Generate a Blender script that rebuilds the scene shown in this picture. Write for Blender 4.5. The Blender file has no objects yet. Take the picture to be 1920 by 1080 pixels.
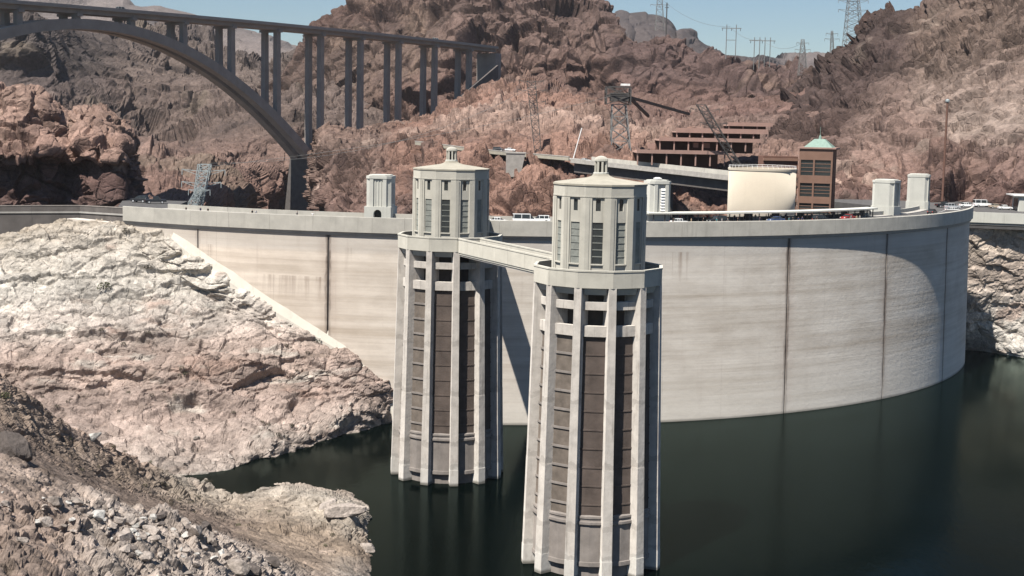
import bpy, bmesh, math, random
import numpy as np
from mathutils import Vector, Matrix
R = math.radians
scene = bpy.context.scene
COL = scene.collection

# ------------------------------------------------------------------ camera, sky, sun, exposure
CAMZ, CREST = 68.36, 46.6                 # metres above the lake surface (z = 0)
F_PX, PITCH, ROLL = 2714.5, R(6.513), R(1.116)
cam = bpy.data.cameras.new('camera'); cam_o = bpy.data.objects.new('camera', cam); COL.objects.link(cam_o)
cam.sensor_width = 36.0; cam.lens = 36.0 * F_PX / 1920.0; cam.clip_start = 1.0; cam.clip_end = 60000.0
_fw = Vector((0, math.cos(PITCH), -math.sin(PITCH))); _up = Vector((0, math.sin(PITCH), math.cos(PITCH))); _rt = Vector((1, 0, 0))
C_RT = (_rt * math.cos(ROLL) + _up * math.sin(ROLL)); C_UP = (_up * math.cos(ROLL) - _rt * math.sin(ROLL)); C_FW = _fw
m = Matrix((C_RT, C_UP, -C_FW)).transposed().to_4x4(); m.translation = (0, 0, CAMZ)
cam_o.matrix_world = m
scene.camera = cam_o
scene.render.resolution_x, scene.render.resolution_y = 1024, 576

SUN_AZ, SUN_EL = R(36.0), R(57.0)         # azimuth: left of straight-behind the camera
SUN_DIR = Vector((-math.sin(SUN_AZ) * math.cos(SUN_EL), -math.cos(SUN_AZ) * math.cos(SUN_EL), math.sin(SUN_EL)))
sun = bpy.data.lights.new('sun', 'SUN'); sun.energy = 4.6; sun.angle = R(0.53); sun.color = (1.0, 0.945, 0.87)
sun_o = bpy.data.objects.new('sun', sun); COL.objects.link(sun_o)
sun_o.rotation_euler = SUN_DIR.to_track_quat('Z', 'Y').to_euler(); sun_o.location = (-300, -300, 600)
world = bpy.data.worlds.new('World'); scene.world = world; world.use_nodes = True
wn = world.node_tree.nodes; wl = world.node_tree.links
sky = wn.new('ShaderNodeTexSky'); sky.sky_type = 'NISHITA'; sky.sun_disc = False
sky.sun_elevation = SUN_EL; sky.sun_rotation = math.atan2(SUN_DIR.x, SUN_DIR.y)
sky.altitude = 400; sky.air_density = 1.0; sky.dust_density = 0.05; sky.ozone_density = 5.0
bg = wn['Background']; bg.inputs[1].default_value = 0.048
wl.new(sky.outputs[0], bg.inputs[0])
scene.view_settings.view_transform = 'Standard'; scene.view_settings.look = 'None'
scene.view_settings.exposure = 0.85; scene.view_settings.gamma = 1.0; scene.view_settings.use_curve_mapping = False
scene.render.engine = 'CYCLES'
try:
    scene.cycles.use_denoising = True
    scene.cycles.max_bounces = 4; scene.cycles.diffuse_bounces = 2; scene.cycles.glossy_bounces = 2
    scene.cycles.volume_bounces = 0; scene.cycles.transmission_bounces = 3
    scene.cycles.caustics_reflective = False; scene.cycles.caustics_refractive = False
except Exception:
    pass

# ------------------------------------------------------------------ measuring helpers (photograph pixel + distance -> place)
CR, CU, CF = np.array(C_RT), np.array(C_UP), np.array(C_FW)
def ray(px, py):
    return CF + CR * ((px - 960.0) / F_PX) + CU * ((540.0 - py) / F_PX)
def at(px, py, D):
    d = ray(px, py); t = D / d[1]
    return np.array([0, 0, CAMZ]) + d * t
def at_z(px, py, z):
    d = ray(px, py); t = (z - CAMZ) / d[2]
    return np.array([0, 0, CAMZ]) + d * t
def to_px(p):
    v = np.array(p, float) - np.array([0, 0, CAMZ]); k = v @ CF
    return 960 + F_PX * (v @ CR) / k, 540 - F_PX * (v @ CU) / k

DAM_C = np.array([-9.85, 477.45]); DAM_R = 153.2      # centre of the arc, radius of the upstream face
def arc(th, r, z):
    return (DAM_C[0] + r * math.sin(th), DAM_C[1] - r * math.cos(th), z)
def at_dam(px, py, r=DAM_R):
    d = ray(px, py); o = np.array([0., 0.]) - DAM_C
    a = d[0] ** 2 + d[1] ** 2; b = 2 * (o @ d[:2]); c = o @ o - r * r
    t = (-b - math.sqrt(max(b * b - 4 * a * c, 0))) / (2 * a)
    return np.array([0, 0, CAMZ]) + d * t

# ------------------------------------------------------------------ materials
def srgb(r, g, b):
    f = lambda c: (c / 255 / 12.92) if c / 255 <= 0.04045 else ((c / 255 + 0.055) / 1.055) ** 2.4
    return (f(r), f(g), f(b))
class NT:
    def __init__(s, name):
        s.m = bpy.data.materials.new(name); s.m.use_nodes = True
        s.t = s.m.node_tree; s.n = s.t.nodes; s.b = s.n['Principled BSDF']
    def new(s, typ, **kw):
        n = s.n.new(typ)
        for k, v in kw.items(): setattr(n, k, v)
        return n
    def link(s, a, b): s.t.links.new(a, b)
    def noise(s, scale, detail=4, rough=0.55, vec=None, dist=0.0):
        n = s.new('ShaderNodeTexNoise'); n.inputs['Scale'].default_value = scale; n.inputs['Detail'].default_value = detail
        n.inputs['Roughness'].default_value = rough; n.inputs['Distortion'].default_value = dist
        if vec is not None: s.link(vec, n.inputs['Vector'])
        return n.outputs['Fac']
    def coord(s, scale=(1, 1, 1), kind='Object', rot=(0, 0, 0)):
        if kind == 'World':
            o = s.new('ShaderNodeNewGeometry').outputs['Position']
        else:
            o = s.new('ShaderNodeTexCoord').outputs[kind]
        mp = s.new('ShaderNodeMapping'); mp.inputs['Scale'].default_value = scale; mp.inputs['Rotation'].default_value = rot
        s.link(o, mp.inputs['Vector']); return mp.outputs[0]
    def ramp(s, fac, stops):
        r = s.new('ShaderNodeValToRGB'); e = r.color_ramp.elements
        while len(e) < len(stops): e.new(0.5)
        for el, (p, c) in zip(e, stops):
            el.position = p; el.color = (c[0], c[1], c[2], 1) if hasattr(c, '__len__') else (c, c, c, 1)
        s.link(fac, r.inputs[0]); return r.outputs[0]
    def mix(s, fac, a, b, mode='MIX'):
        n = s.new('ShaderNodeMix', data_type='RGBA', blend_type=mode)
        for sock, v in ((n.inputs[0], fac), (n.inputs[6], a), (n.inputs[7], b)):
            if hasattr(v, 'is_linked'): s.link(v, sock)
            elif hasattr(v, '__len__'): sock.default_value = (*v[:3], 1)
            else: sock.default_value = v
        return n.outputs[2]
    def math(s, op, a, b=0.0, c=None, clamp=False):
        n = s.new('ShaderNodeMath', operation=op, use_clamp=clamp)
        for i, v in enumerate((a, b) if c is None else (a, b, c)):
            if hasattr(v, 'is_linked'): s.link(v, n.inputs[i])
            else: n.inputs[i].default_value = v
        return n.outputs[0]
    def bump(s, h, strength=0.5, dist=0.1):
        n = s.new('ShaderNodeBump'); n.inputs['Strength'].default_value = strength; n.inputs['Distance'].default_value = dist
        s.link(h, n.inputs['Height']); s.link(n.outputs[0], s.b.inputs['Normal'])
    def base(s, c):
        if hasattr(c, 'is_linked'): s.link(c, s.b.inputs['Base Color'])
        else: s.b.inputs['Base Color'].default_value = (*c[:3], 1)
    def fin(s, rough=0.85, spec=0.25, metal=0.0):
        if rough > 0.8: s.b.inputs['Diffuse Roughness'].default_value = 1.0
        s.b.inputs['Roughness'].default_value = rough; s.b.inputs['Specular IOR Level'].default_value = spec
        s.b.inputs['Metallic'].default_value = metal; return s.m

def weathered(name, c, var=0.18, scale=0.6, streak=0.3, dark=(0.09, 0.075, 0.06), rough=0.85, bump=0.15, amount=0.35, tide=False):
    """plain building surface: mottled, with rain streaks of their own irregular shape"""
    t = NT(name); v = t.coord((scale,) * 3, 'World'); n1 = t.noise(1.0, 5, 0.6, v)
    lo = tuple(x * (1 - var) for x in c); hi = tuple(min(x * (1 + var), 0.9) for x in c)
    col = t.mix(t.ramp(n1, [(0.3, 0.0), (0.7, 1.0)]), lo, hi)
    v2 = t.coord((1.1, 1.1, 0.06), 'World'); n2 = t.noise(1.0, 4, 0.65, v2)
    f = t.ramp(n2, [(0.56, 0.0), (0.75, 1.0)])
    col = t.mix(t.math('MULTIPLY', f, streak * amount), col, dark)
    if tide:                                  # mineral band and wet line left by the lake
        sz = t.new('ShaderNodeSeparateXYZ'); t.link(t.new('ShaderNodeNewGeometry').outputs['Position'], sz.inputs[0])
        zz = t.math('ADD', sz.outputs[2], t.math('MULTIPLY', t.math('SUBTRACT', n1, 0.5), 3.0))
        mr = t.new('ShaderNodeMapRange'); mr.inputs[1].default_value = 4.5; mr.inputs[2].default_value = 3.2; t.link(zz, mr.inputs[0])
        col = t.mix(t.math('MULTIPLY', mr.outputs[0], 0.5), col, (0.56, 0.55, 0.51))
        for z0, th_ in ((3.6, .35), (8.0, .5), (17.5, .45), (27.0, .4)):
            b_ = t.math('LESS_THAN', t.math('ABSOLUTE', t.math('SUBTRACT', zz, z0)), th_); col = t.mix(t.math('MULTIPLY', b_, 0.22), col, dark)
        mw = t.new('ShaderNodeMapRange'); mw.inputs[1].default_value = 0.9; mw.inputs[2].default_value = 0.5; t.link(t.math('ADD', sz.outputs[2], t.math('MULTIPLY', n1, 0.5)), mw.inputs[0])
        col = t.mix(t.math('MULTIPLY', mw.outputs[0], 0.75), col, (0.07, 0.065, 0.05))
        n5 = t.noise(1.0, 5, 0.7, t.coord((1.6, 1.6, 0.5), 'World')); col = t.mix(t.math('MULTIPLY', t.ramp(n5, [(0.52, 0.0), (0.72, 1.0)]), 0.30), col, (0.2, 0.15, 0.115))
    t.base(col); n3 = t.noise(2.2, 5, 0.6, t.coord((1,) * 3, 'World')); t.bump(n3, bump, 0.15)
    return t.fin(rough)
M = {}
M['concrete'] = weathered('pale_concrete', (0.47, 0.45, 0.39), 0.10, 0.35, 0.8)
M['fin'] = weathered('bleached_concrete', (0.50, 0.465, 0.42), 0.16, 0.5, 1.0, amount=0.6, tide=True, bump=0.3)
M['roof'] = weathered('tan_roof', (0.36, 0.335, 0.275), 0.12, 0.5, 0.3)
M['rack'] = weathered('rust_brown_rack', (0.102, 0.08, 0.068), 0.3, 0.4, 0.6, (0.05, 0.035, 0.028))
M['rack_pale'] = weathered('pale_rack', (0.155, 0.13, 0.108), 0.3, 0.6, 0.6, (0.07, 0.05, 0.04))
M['shaft'] = weathered('grey_shaft', (0.235, 0.21, 0.19), 0.2, 0.5, 0.8)
M['void_shade'] = weathered('inner_drum_shade', (0.09, 0.075, 0.065), 0.2, 0.5, 0.5)  # shade behind the cross beams put into the drum's colour
M['crest'] = weathered('crest_concrete', (0.46, 0.44, 0.39), 0.12, 0.3, 0.7)
M['soffit'] = weathered('band_concrete', (0.36, 0.345, 0.32), 0.12, 0.3, 0.6)
M['deck_shaded'] = weathered('shaded_deck', (0.16, 0.145, 0.125), 0.2, 0.8, 0.2)  # shadow lying on the decks worked into an even dark colour
M['asphalt'] = weathered('asphalt', (0.085, 0.082, 0.08), 0.2, 0.6, 0.0)
M['walk'] = weathered('sidewalk', (0.36, 0.34, 0.31), 0.15, 0.6, 0.0)
M['bridge'] = weathered('bridge_concrete', (0.30, 0.275, 0.25), 0.14, 0.15, 0.3)
M['girder'] = weathered('bridge_girder', (0.34, 0.325, 0.30), 0.1, 0.1, 0.3)
M['dark_and_shaded_wall'] = weathered('dark_wall_and_shade', (0.12, 0.108, 0.1), 0.22, 0.3, 0.5)  # guard wall's own dark tone, also painted shade on skewback and viaduct
M['louver'] = weathered('grey_green_shutter', (0.24, 0.25, 0.225), 0.25, 1.0, 0.5)
def plain(name, c, rough=0.6, spec=0.4, metal=0.0):
    t = NT(name); n = t.noise(1.5, 3, 0.5, t.coord((1,) * 3, 'Object'))
    t.base(t.mix(t.ramp(n, [(0.3, 0.0), (0.7, 1.0)]), tuple(x * 0.88 for x in c), tuple(min(1, x * 1.1) for x in c)))
    return t.fin(rough, spec, metal)
M['glass'] = plain('dark_glass', (0.03, 0.035, 0.035), 0.12, 0.5)
M['steel'] = plain('galvanised_steel', (0.22, 0.22, 0.21), 0.55, 0.4, 0.3)
M['pale_steel'] = plain('pale_steel', (0.36, 0.4, 0.4), 0.5, 0.4, 0.2)
M['dark_steel'] = plain('dark_steel', (0.075, 0.07, 0.066), 0.6, 0.4, 0.2)
M['rust_pole'] = plain('rusty_pole', (0.14, 0.075, 0.055), 0.7, 0.3)
M['copper'] = plain('copper_green', (0.2, 0.285, 0.24), 0.6, 0.3)
M['white'] = plain('white_paint', (0.78, 0.77, 0.74), 0.35, 0.5)
M['cream'] = weathered('cream_cladding', (0.56, 0.50, 0.405), 0.05, 0.12, 0.25)
M['brick'] = weathered('red_brown_precast', (0.23, 0.138, 0.1), 0.1, 0.4, 0.3)
M['brick_dark_shade'] = weathered('red_brown_dark_shade', (0.14, 0.075, 0.055), 0.15, 0.4, 0.3)  # darker copy of the brick, for shaded sides and recesses
M['garage'] = weathered('rose_precast', (0.36, 0.235, 0.195), 0.1, 0.3, 0.4)
M['tower_white'] = weathered('white_concrete', (0.53, 0.525, 0.475), 0.06, 0.4, 0.5)

# ------------------------------------------------------------------ mesh helpers
class MB:
    def __init__(s): s.v = []; s.f = []
    def add(s, vs, fs):
        k = len(s.v); s.v += [tuple(map(float, p)) for p in vs]; s.f += [tuple(i + k for i in f) for f in fs]; return s
    def box(s, x0, x1, y0, y1, z0, z1):
        v = [(x0, y0, z0), (x1, y0, z0), (x1, y1, z0), (x0, y1, z0), (x0, y0, z1), (x1, y0, z1), (x1, y1, z1), (x0, y1, z1)]
        return s.add(v, [(0, 3, 2, 1), (4, 5, 6, 7), (0, 1, 5, 4), (1, 2, 6, 5), (2, 3, 7, 6), (3, 0, 4, 7)])
    def hexa(s, lo, hi):
        """closed solid between two matching polygons"""
        n = len(lo); v = list(lo) + list(hi)
        f = [tuple(reversed(range(n))), tuple(range(n, 2 * n))] + [(i, (i + 1) % n, n + (i + 1) % n, n + i) for i in range(n)]
        return s.add(v, f)
    def prism(s, poly, z0, z1):
        return s.hexa([(x, y, z0) for x, y in poly], [(x, y, z1) for x, y in poly])
    def bar(s, a, b, w, h=None, n=4):
        a, b = Vector(a), Vector(b); d = (b - a); L = d.length
        if L < 1e-6: return s
        d /= L; up = Vector((0, 0, 1)) if abs(d.z) < 0.95 else Vector((0, 1, 0))
        x = d.cross(up).normalized(); y = x.cross(d).normalized(); h = w if h is None else h
        if n == 4: o = [(-w / 2, -h / 2), (w / 2, -h / 2), (w / 2, h / 2), (-w / 2, h / 2)]
        else: o = [(w / 2 * math.cos(2 * math.pi * i / n), h / 2 * math.sin(2 * math.pi * i / n)) for i in range(n)]
        return s.hexa([a + x * p + y * q for p, q in o], [b + x * p + y * q for p, q in o])
    def lathe(s, prof, n=12, off=0.0, cap0=True, cap1=True, cx=0, cy=0):
        vs = []; fs = []
        for r, z in prof:
            for i in range(n):
                a = off + 2 * math.pi * i / n; vs.append((cx + r * math.sin(a), cy - r * math.cos(a), z))
        for k in range(len(prof) - 1):
            for i in range(n):
                j = (i + 1) % n; fs.append((k * n + i, k * n + j, (k + 1) * n + j, (k + 1) * n + i))
        if cap0: fs.append(tuple(reversed(range(n))))
        if cap1: fs.append(tuple(range((len(prof) - 1) * n, len(prof) * n)))
        return s.add(vs, fs)
    def sweep(s, prof, ths, closed=True):
        """profile of (radius, z) swept along the dam's arc"""
        n = len(prof); vs = [arc(t, r, z) for t in ths for r, z in prof]; fs = []
        for k in range(len(ths) - 1):
            for i in range(n if closed else n - 1):
                j = (i + 1) % n; fs.append((k * n + i, k * n + j, (k + 1) * n + j, (k + 1) * n + i))
        if closed:
            fs.append(tuple(reversed(range(n)))); fs.append(tuple(range((len(ths) - 1) * n, len(ths) * n)))
        return s.add(vs, fs)
    def mesh(s, name, smooth=False, fix=True):
        me = bpy.data.meshes.new(name); me.from_pydata(s.v, [], s.f)
        if fix:
            bm = bmesh.new(); bm.from_mesh(me); bmesh.ops.recalc_face_normals(bm, faces=bm.faces); bm.to_mesh(me); bm.free()
        if smooth: me.shade_smooth()
        me.update(); return me
    def build(s, name, mat, parent=None, smooth=False, loc=None, rz=0.0):
        return link_mesh(name, s.mesh(name, smooth), mat, parent, loc, rz)
def link_mesh(name, me, mat, parent=None, loc=None, rz=0.0):
    if mat is not None and not me.materials: me.materials.append(M[mat] if isinstance(mat, str) else mat)
    o = bpy.data.objects.new(name, me); COL.objects.link(o)
    if parent is not None: o.parent = parent
    if loc is not None: o.location = loc
    o.rotation_euler[2] = rz
    return o
def tag(o, label=None, cat=None, group=None, kind=None):
    for k, v in (('label', label), ('category', cat), ('group', group), ('kind', kind)):
        if v: o[k] = v
    return o
def thing(name, label, cat, loc=(0, 0, 0), rz=0.0, group=None):
    o = bpy.data.objects.new(name, None); COL.objects.link(o); o.location = loc; o.rotation_euler[2] = rz
    o.empty_display_size = 0.5
    return tag(o, label, cat, group)
KIDS = {}
def copy_tree(o, parent=None):
    c = o.copy(); COL.objects.link(c); c.parent = parent
    for ch in [k for k in bpy.data.objects if k.parent == o] if o not in KIDS else KIDS[o]: copy_tree(ch, c)
    return c
# ------------------------------------------------------------------ rock noise (numpy)
def _h(i, j, k, s):
    n = (i.astype(np.int64) * 374761393 + j.astype(np.int64) * 668265263 + k.astype(np.int64) * 2147483647 + s * 1274126177) & 0xFFFFFFFF
    n = ((n ^ (n >> 13)) * 1274126177) & 0xFFFFFFFF
    n = ((n ^ (n >> 16)) * 2246822519) & 0xFFFFFFFF
    n = n ^ (n >> 15)
    return (n & 0xFFFFFF).astype(np.float32) / 16777216.0
def vnoise(P, s=0):
    q = np.floor(P); f = (P - q).astype(np.float32); q = q.astype(np.int64); f = f * f * f * (f * (f * 6 - 15) + 10)
    out = 0
    for a in (0, 1):
        wa = f[:, 0] if a else 1 - f[:, 0]
        for b in (0, 1):
            wb = wa * (f[:, 1] if b else 1 - f[:, 1])
            for c in (0, 1):
                out = out + wb * (f[:, 2] if c else 1 - f[:, 2]) * _h(q[:, 0] + a, q[:, 1] + b, q[:, 2] + c, s)
    return out * 2 - 1
def fbm(P, s=0, o=4, g=0.5):
    t = 0; a = 1.0; n = 0
    for i in range(o):
        t = t + a * vnoise(P * (2.03 ** i) + 17.3 * i, s + i); n += a; a *= g
    return t / n
def ridged(P, s=0, o=4):
    t = 0; a = 1.0; n = 0
    for i in range(o):
        t = t + a * (1 - 2 * np.abs(vnoise(P * (2.07 ** i) + 9.1 * i, s + i))); n += a; a *= 0.5
    return t / n
def blocks(P, cell, s, tl):
    """fractured rock: every cell is a block with its own offset and its own tilted face"""
    q = P / np.array(cell); b = np.floor(q - 0.5).astype(np.int64); z = np.zeros(len(P))
    d1 = z + 9e9; d2 = d1.copy(); v1 = z.copy(); v2 = z.copy(); idv = z.copy()
    for a in (0, 1):
        for bb in (0, 1):
            for c in (0, 1):
                i, j, k = b[:, 0] + a, b[:, 1] + bb, b[:, 2] + c
                h1, h2, h3 = _h(i, j, k, s), _h(i, j, k, s + 1), _h(i, j, k, s + 2)
                dx = q[:, 0] - (i + 0.5 + (h1 - 0.5) * 0.9); dy = q[:, 1] - (j + 0.5 + (h2 - 0.5) * 0.9); dz = q[:, 2] - (k + 0.5 + (h3 - 0.5) * 0.9)
                d = dx * dx + dy * dy + dz * dz
                h4, h5, h6 = _h(i, j, k, s + 3), _h(i, j, k, s + 4), _h(i, j, k, s + 5)
                v = 0.55 * (h6 * 2 - 1) + tl * (dx * (h4 * 2 - 1) + dy * (h5 * 2 - 1) + dz * (h6 * 2 - 1) - 0.08 * d)
                n = d < d1; m2 = (~n) & (d < d2)
                v2 = np.where(n, v1, np.where(m2, v, v2)); d2 = np.where(n, d1, np.where(m2, d, d2))
                v1 = np.where(n, v, v1); d1 = np.where(n, d, d1); idv = np.where(n, h5, idv)
    e = np.sqrt(d2) - np.sqrt(d1); w = 0.5 + 0.5 * sstep(0.0, 0.11, e)
    return v1 * w + v2 * (1 - w), e, idv
def sstep(a, b, x):
    t = np.clip((x - a) / (b - a), 0, 1); return t * t * (3 - 2 * t)

def cr1(C, n):
    """Catmull-Rom resample of control array C (k, ..., d) along axis 0 to n samples"""
    k = C.shape[0]; t = np.linspace(0, k - 1, n); i = np.minimum(t.astype(int), k - 2); f = (t - i).reshape(-1, *([1] * (C.ndim - 1)))
    g = lambda j: C[np.clip(j, 0, k - 1)]
    p0, p1, p2, p3 = g(i - 1), g(i), g(i + 1), g(i + 2)
    p0 = np.where((i - 1 < 0).reshape(f.shape), 2 * p1 - p2, p0); p3 = np.where((i + 2 > k - 1).reshape(f.shape), 2 * p2 - p1, p3)
    return 0.5 * (2 * p1 + (p2 - p0) * f + (2 * p0 - 5 * p1 + 4 * p2 - p3) * f ** 2 + (3 * p1 - p0 - 3 * p2 + p3) * f ** 3)
def lin1(C, n):
    k = C.shape[0]; t = np.linspace(0, k - 1, n); i = np.minimum(t.astype(int), k - 2); f = (t - i).reshape(-1, *([1] * (C.ndim - 1)))
    f = f * f * (3 - 2 * f)
    return C[i] * (1 - f) + C[i + 1] * f
SHEETS = {}
def sheet(name, rows, cols, nu, nv, seed, octs, big=(), tint=0.2, blocktint=0.25, patches=(), post=None, warp=(12, 4), fine=0.0, mat='rock', gain=1.0, calm=None, hue=(1, 1, 1)):
    """rows: control rows of (px, py, distance) or world triples; cols: matching rock colours"""
    C = np.array([[at(*p) if len(p) == 3 else np.array(p[1:]) for p in r] for r in rows])
    gain = np.array(hue) * gain; K = np.array(cols, float) * gain
    if K.ndim == 2: K = np.repeat(K[:, None, :], C.shape[1], 1)
    P = cr1(C, nv); P = cr1(P.swapaxes(0, 1), nu).swapaxes(0, 1)
    A = lin1(K, nv); A = lin1(A.swapaxes(0, 1), nu).swapaxes(0, 1)
    du = np.gradient(P, axis=1); dv = np.gradient(P, axis=0); N = np.cross(du, dv); N /= np.linalg.norm(N, axis=2, keepdims=True) + 1e-9
    mid = N[nv // 2, nu // 2]
    if mid @ (np.array([0, 0, CAMZ]) - P[nv // 2, nu // 2]) < 0: N = -N
    p = P.reshape(-1, 3); n = N.reshape(-1, 3); a = A.reshape(-1, 3).copy()
    wv = np.stack([fbm(p / warp[0] + 31 * i, seed + 60 + i, 3) for i in range(3)], 1)
    d = np.zeros(len(p))
    for sc, am, kind in big:
        d += am * (ridged(p / sc, seed + 7, 4) if kind == 'r' else fbm(p / sc, seed + 5, 4))
    bt = np.zeros(len(p))
    for i, (cell, am, tl, ck) in enumerate(octs):
        val, e, idv = blocks(p + wv * min(warp[1], 0.45 * min(cell)), cell, seed + 100 + 10 * i, tl)
        d += am * val - am * ck * (1 - sstep(0.0, 0.13, e))
        bt += (idv - 0.5) * (0.75 ** i)
    if calm: d *= calm[1] + (1 - calm[1]) * sstep(-.25, .3, fbm(p / np.array(calm[0]), seed + 40, 3))
    if fine: d += fine * fbm(p / 1.1, seed + 3, 3)
    if post is not None: d = post(p, n, d)
    lum = 1 + tint * fbm(p / 9.0, seed + 20, 5, 0.6) * 1.6 + blocktint * bt
    a *= np.clip(lum, 0.35, 1.8)[:, None]
    for sc, lo, hi, col, am in patches:
        sc = np.array(sc, float)
        f = sstep(lo, hi, fbm(p / sc, seed + int(sc.sum() * 7) % 97, 4, 0.6)) * am
        a = a * (1 - f[:, None]) + np.array(col) * gain * f[:, None] * np.clip(lum, 0.6, 1.4)[:, None]
    p = p + n * d[:, None]
    me = bpy.data.meshes.new(name)
    idx = np.arange(nu * nv).reshape(nv, nu)
    q = np.stack([idx[:-1, :-1], idx[:-1, 1:], idx[1:, 1:], idx[1:, :-1]], -1).reshape(-1, 4)
    if np.cross(du, dv)[nv // 2, nu // 2] @ N[nv // 2, nu // 2] < 0: q = q[:, ::-1]
    me.vertices.add(len(p)); me.vertices.foreach_set('co', p.astype(np.float32).ravel())
    me.loops.add(q.size); me.loops.foreach_set('vertex_index', q.astype(np.int32).ravel())
    me.polygons.add(len(q)); me.polygons.foreach_set('loop_start', np.arange(0, q.size, 4, dtype=np.int32)); me.polygons.foreach_set('loop_total', np.full(len(q), 4, np.int32))
    at_ = me.color_attributes.new('rock', 'FLOAT_COLOR', 'POINT')
    at_.data.foreach_set('color', np.concatenate([np.clip(a, 0.01, 0.85), np.ones((len(a), 1))], 1).astype(np.float32).ravel())
    me.update(calc_edges=True); me.validate()
    me.shade_flat()
    o = link_mesh(name, me, mat); o['kind'] = 'structure'
    SHEETS[name] = p.reshape(nv, nu, 3)
    return o

def rock_mat():
    t = NT('weathered_rock'); ca = t.new('ShaderNodeVertexColor'); ca.layer_name = 'rock'
    v = t.coord((1, 1, 1), 'World')
    n1 = t.noise(0.55, 8, 0.68, v); n2 = t.noise(3.5, 5, 0.7, v)
    c = t.mix(1.0, ca.outputs[0], t.ramp(n1, [(0.25, 0.5), (0.5, 1.0), (0.72, 1.4)]), 'MULTIPLY')
    c = t.mix(1.0, c, t.ramp(n2, [(0.3, 0.72), (0.7, 1.25)]), 'MULTIPLY')
    dv = t.new('ShaderNodeVectorMath', operation='ADD'); t.link(v, dv.inputs[0])
    nv_ = t.new('ShaderNodeTexNoise'); nv_.inputs['Scale'].default_value = 0.35; nv_.inputs['Detail'].default_value = 3; t.link(v, nv_.inputs['Vector'])
    sc_ = t.new('ShaderNodeVectorMath', operation='SCALE'); t.link(nv_.outputs['Color'], sc_.inputs[0]); sc_.inputs['Scale'].default_value = 2.2; t.link(sc_.outputs[0], dv.inputs[1])
    h = t.math('MULTIPLY', t.noise(1.3, 8, 0.7, v), 0.8)
    for scale, am in ((0.26, 1.0),):
        vo = t.new('ShaderNodeTexVoronoi', feature='DISTANCE_TO_EDGE'); vo.inputs['Scale'].default_value = scale; t.link(dv.outputs[0], vo.inputs['Vector'])
        vc_ = t.new('ShaderNodeTexVoronoi', feature='F1'); vc_.inputs['Scale'].default_value = scale; t.link(dv.outputs[0], vc_.inputs['Vector'])
        h = t.math('ADD', h, t.math('MULTIPLY', t.ramp(vo.outputs['Distance'], [(0.0, 0.0), (0.09, 1.0)]), am * 0.32))
        sp = t.new('ShaderNodeSeparateColor'); t.link(vc_.outputs['Color'], sp.inputs[0]); h = t.math('ADD', h, t.math('MULTIPLY', sp.outputs[0], am * 0.5))
        c = t.mix(1.0, c, t.ramp(sp.outputs[1], [(0.0, 0.86), (1.0, 1.14)]), 'MULTIPLY')
    t.base(c); t.bump(h, 0.85, 0.6)
    return t.fin(0.79, 0.12)
M['rock'] = rock_mat()
# ------------------------------------------------------------------ terrain
PINK = (0.34, 0.215, 0.165); PINKL = (0.40, 0.27, 0.21); BROWN = (0.145, 0.098, 0.08); DBROWN = (0.098, 0.07, 0.06); ROSE = (0.245, 0.155, 0.125)
PALE = (0.47, 0.425, 0.36); PALEW = (0.52, 0.49, 0.43); PALEP = (0.40, 0.315, 0.26); DUST = (0.245, 0.19, 0.155); RUBBLE = (0.46, 0.41, 0.37); TAN = (0.36, 0.31, 0.245)
GREYB = (0.135, 0.112, 0.10); FAR = (0.22, 0.18, 0.165); RED = (0.30, 0.165, 0.125)

# far hills and desert behind everything
sheet('far_hills', [[(-400, 25, 3300), (0, -15, 3300), (190, 0, 3300), (420, 52, 3300), (500, 66, 3300), (560, 88, 3300), (640, 120, 3300), (900, 150, 3300), (1130, 50, 3000), (1180, 38, 3000), (1240, 46, 3000), (1262, 74, 3000), (1290, 66, 3000), (1340, 98, 3000), (1420, 112, 3000), (1500, 106, 4200), (1560, 104, 4200), (1640, 125, 4200), (2000, 130, 4200), (2400, 120, 4200)],
                    [(-400, 120, 3000), (0, 90, 3000), (190, 90, 3000), (420, 120, 3000), (500, 130, 3000), (560, 140, 3000), (640, 160, 3000), (900, 180, 3000), (1130, 100, 2700), (1180, 100, 2700), (1240, 100, 2700), (1262, 110, 2700), (1290, 115, 2700), (1340, 130, 2700), (1420, 140, 2700), (1500, 128, 2900), (1560, 130, 2900), (1640, 150, 2900), (2000, 160, 2900), (2400, 160, 2900)],
                    [(x, 300, 2300) for x in (-400, 0, 190, 420, 500, 560, 640, 900, 1130, 1180, 1240, 1262, 1290, 1340, 1420, 1500, 1560, 1640, 2000, 2400)]],
      [[(0.17, 0.145, 0.135)] * 8 + [(.085, .072, .07)] * 7 + [(.15, .13, .12)] * 5, [(0.2, 0.165, 0.15)] * 8 + [(.095, .078, .074)] * 7 + [(.17, .14, .13)] * 5, [FAR] * 8 + [(.1, .08, .075)] * 7 + [FAR] * 5], 420, 60, 11, [((160, 160, 120), 14, 1.0, .2), ((60, 60, 50), 7, 1.0, .2)], big=[(400, 18, 'r')], gain=0.8, warp=(200, 50))

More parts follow.
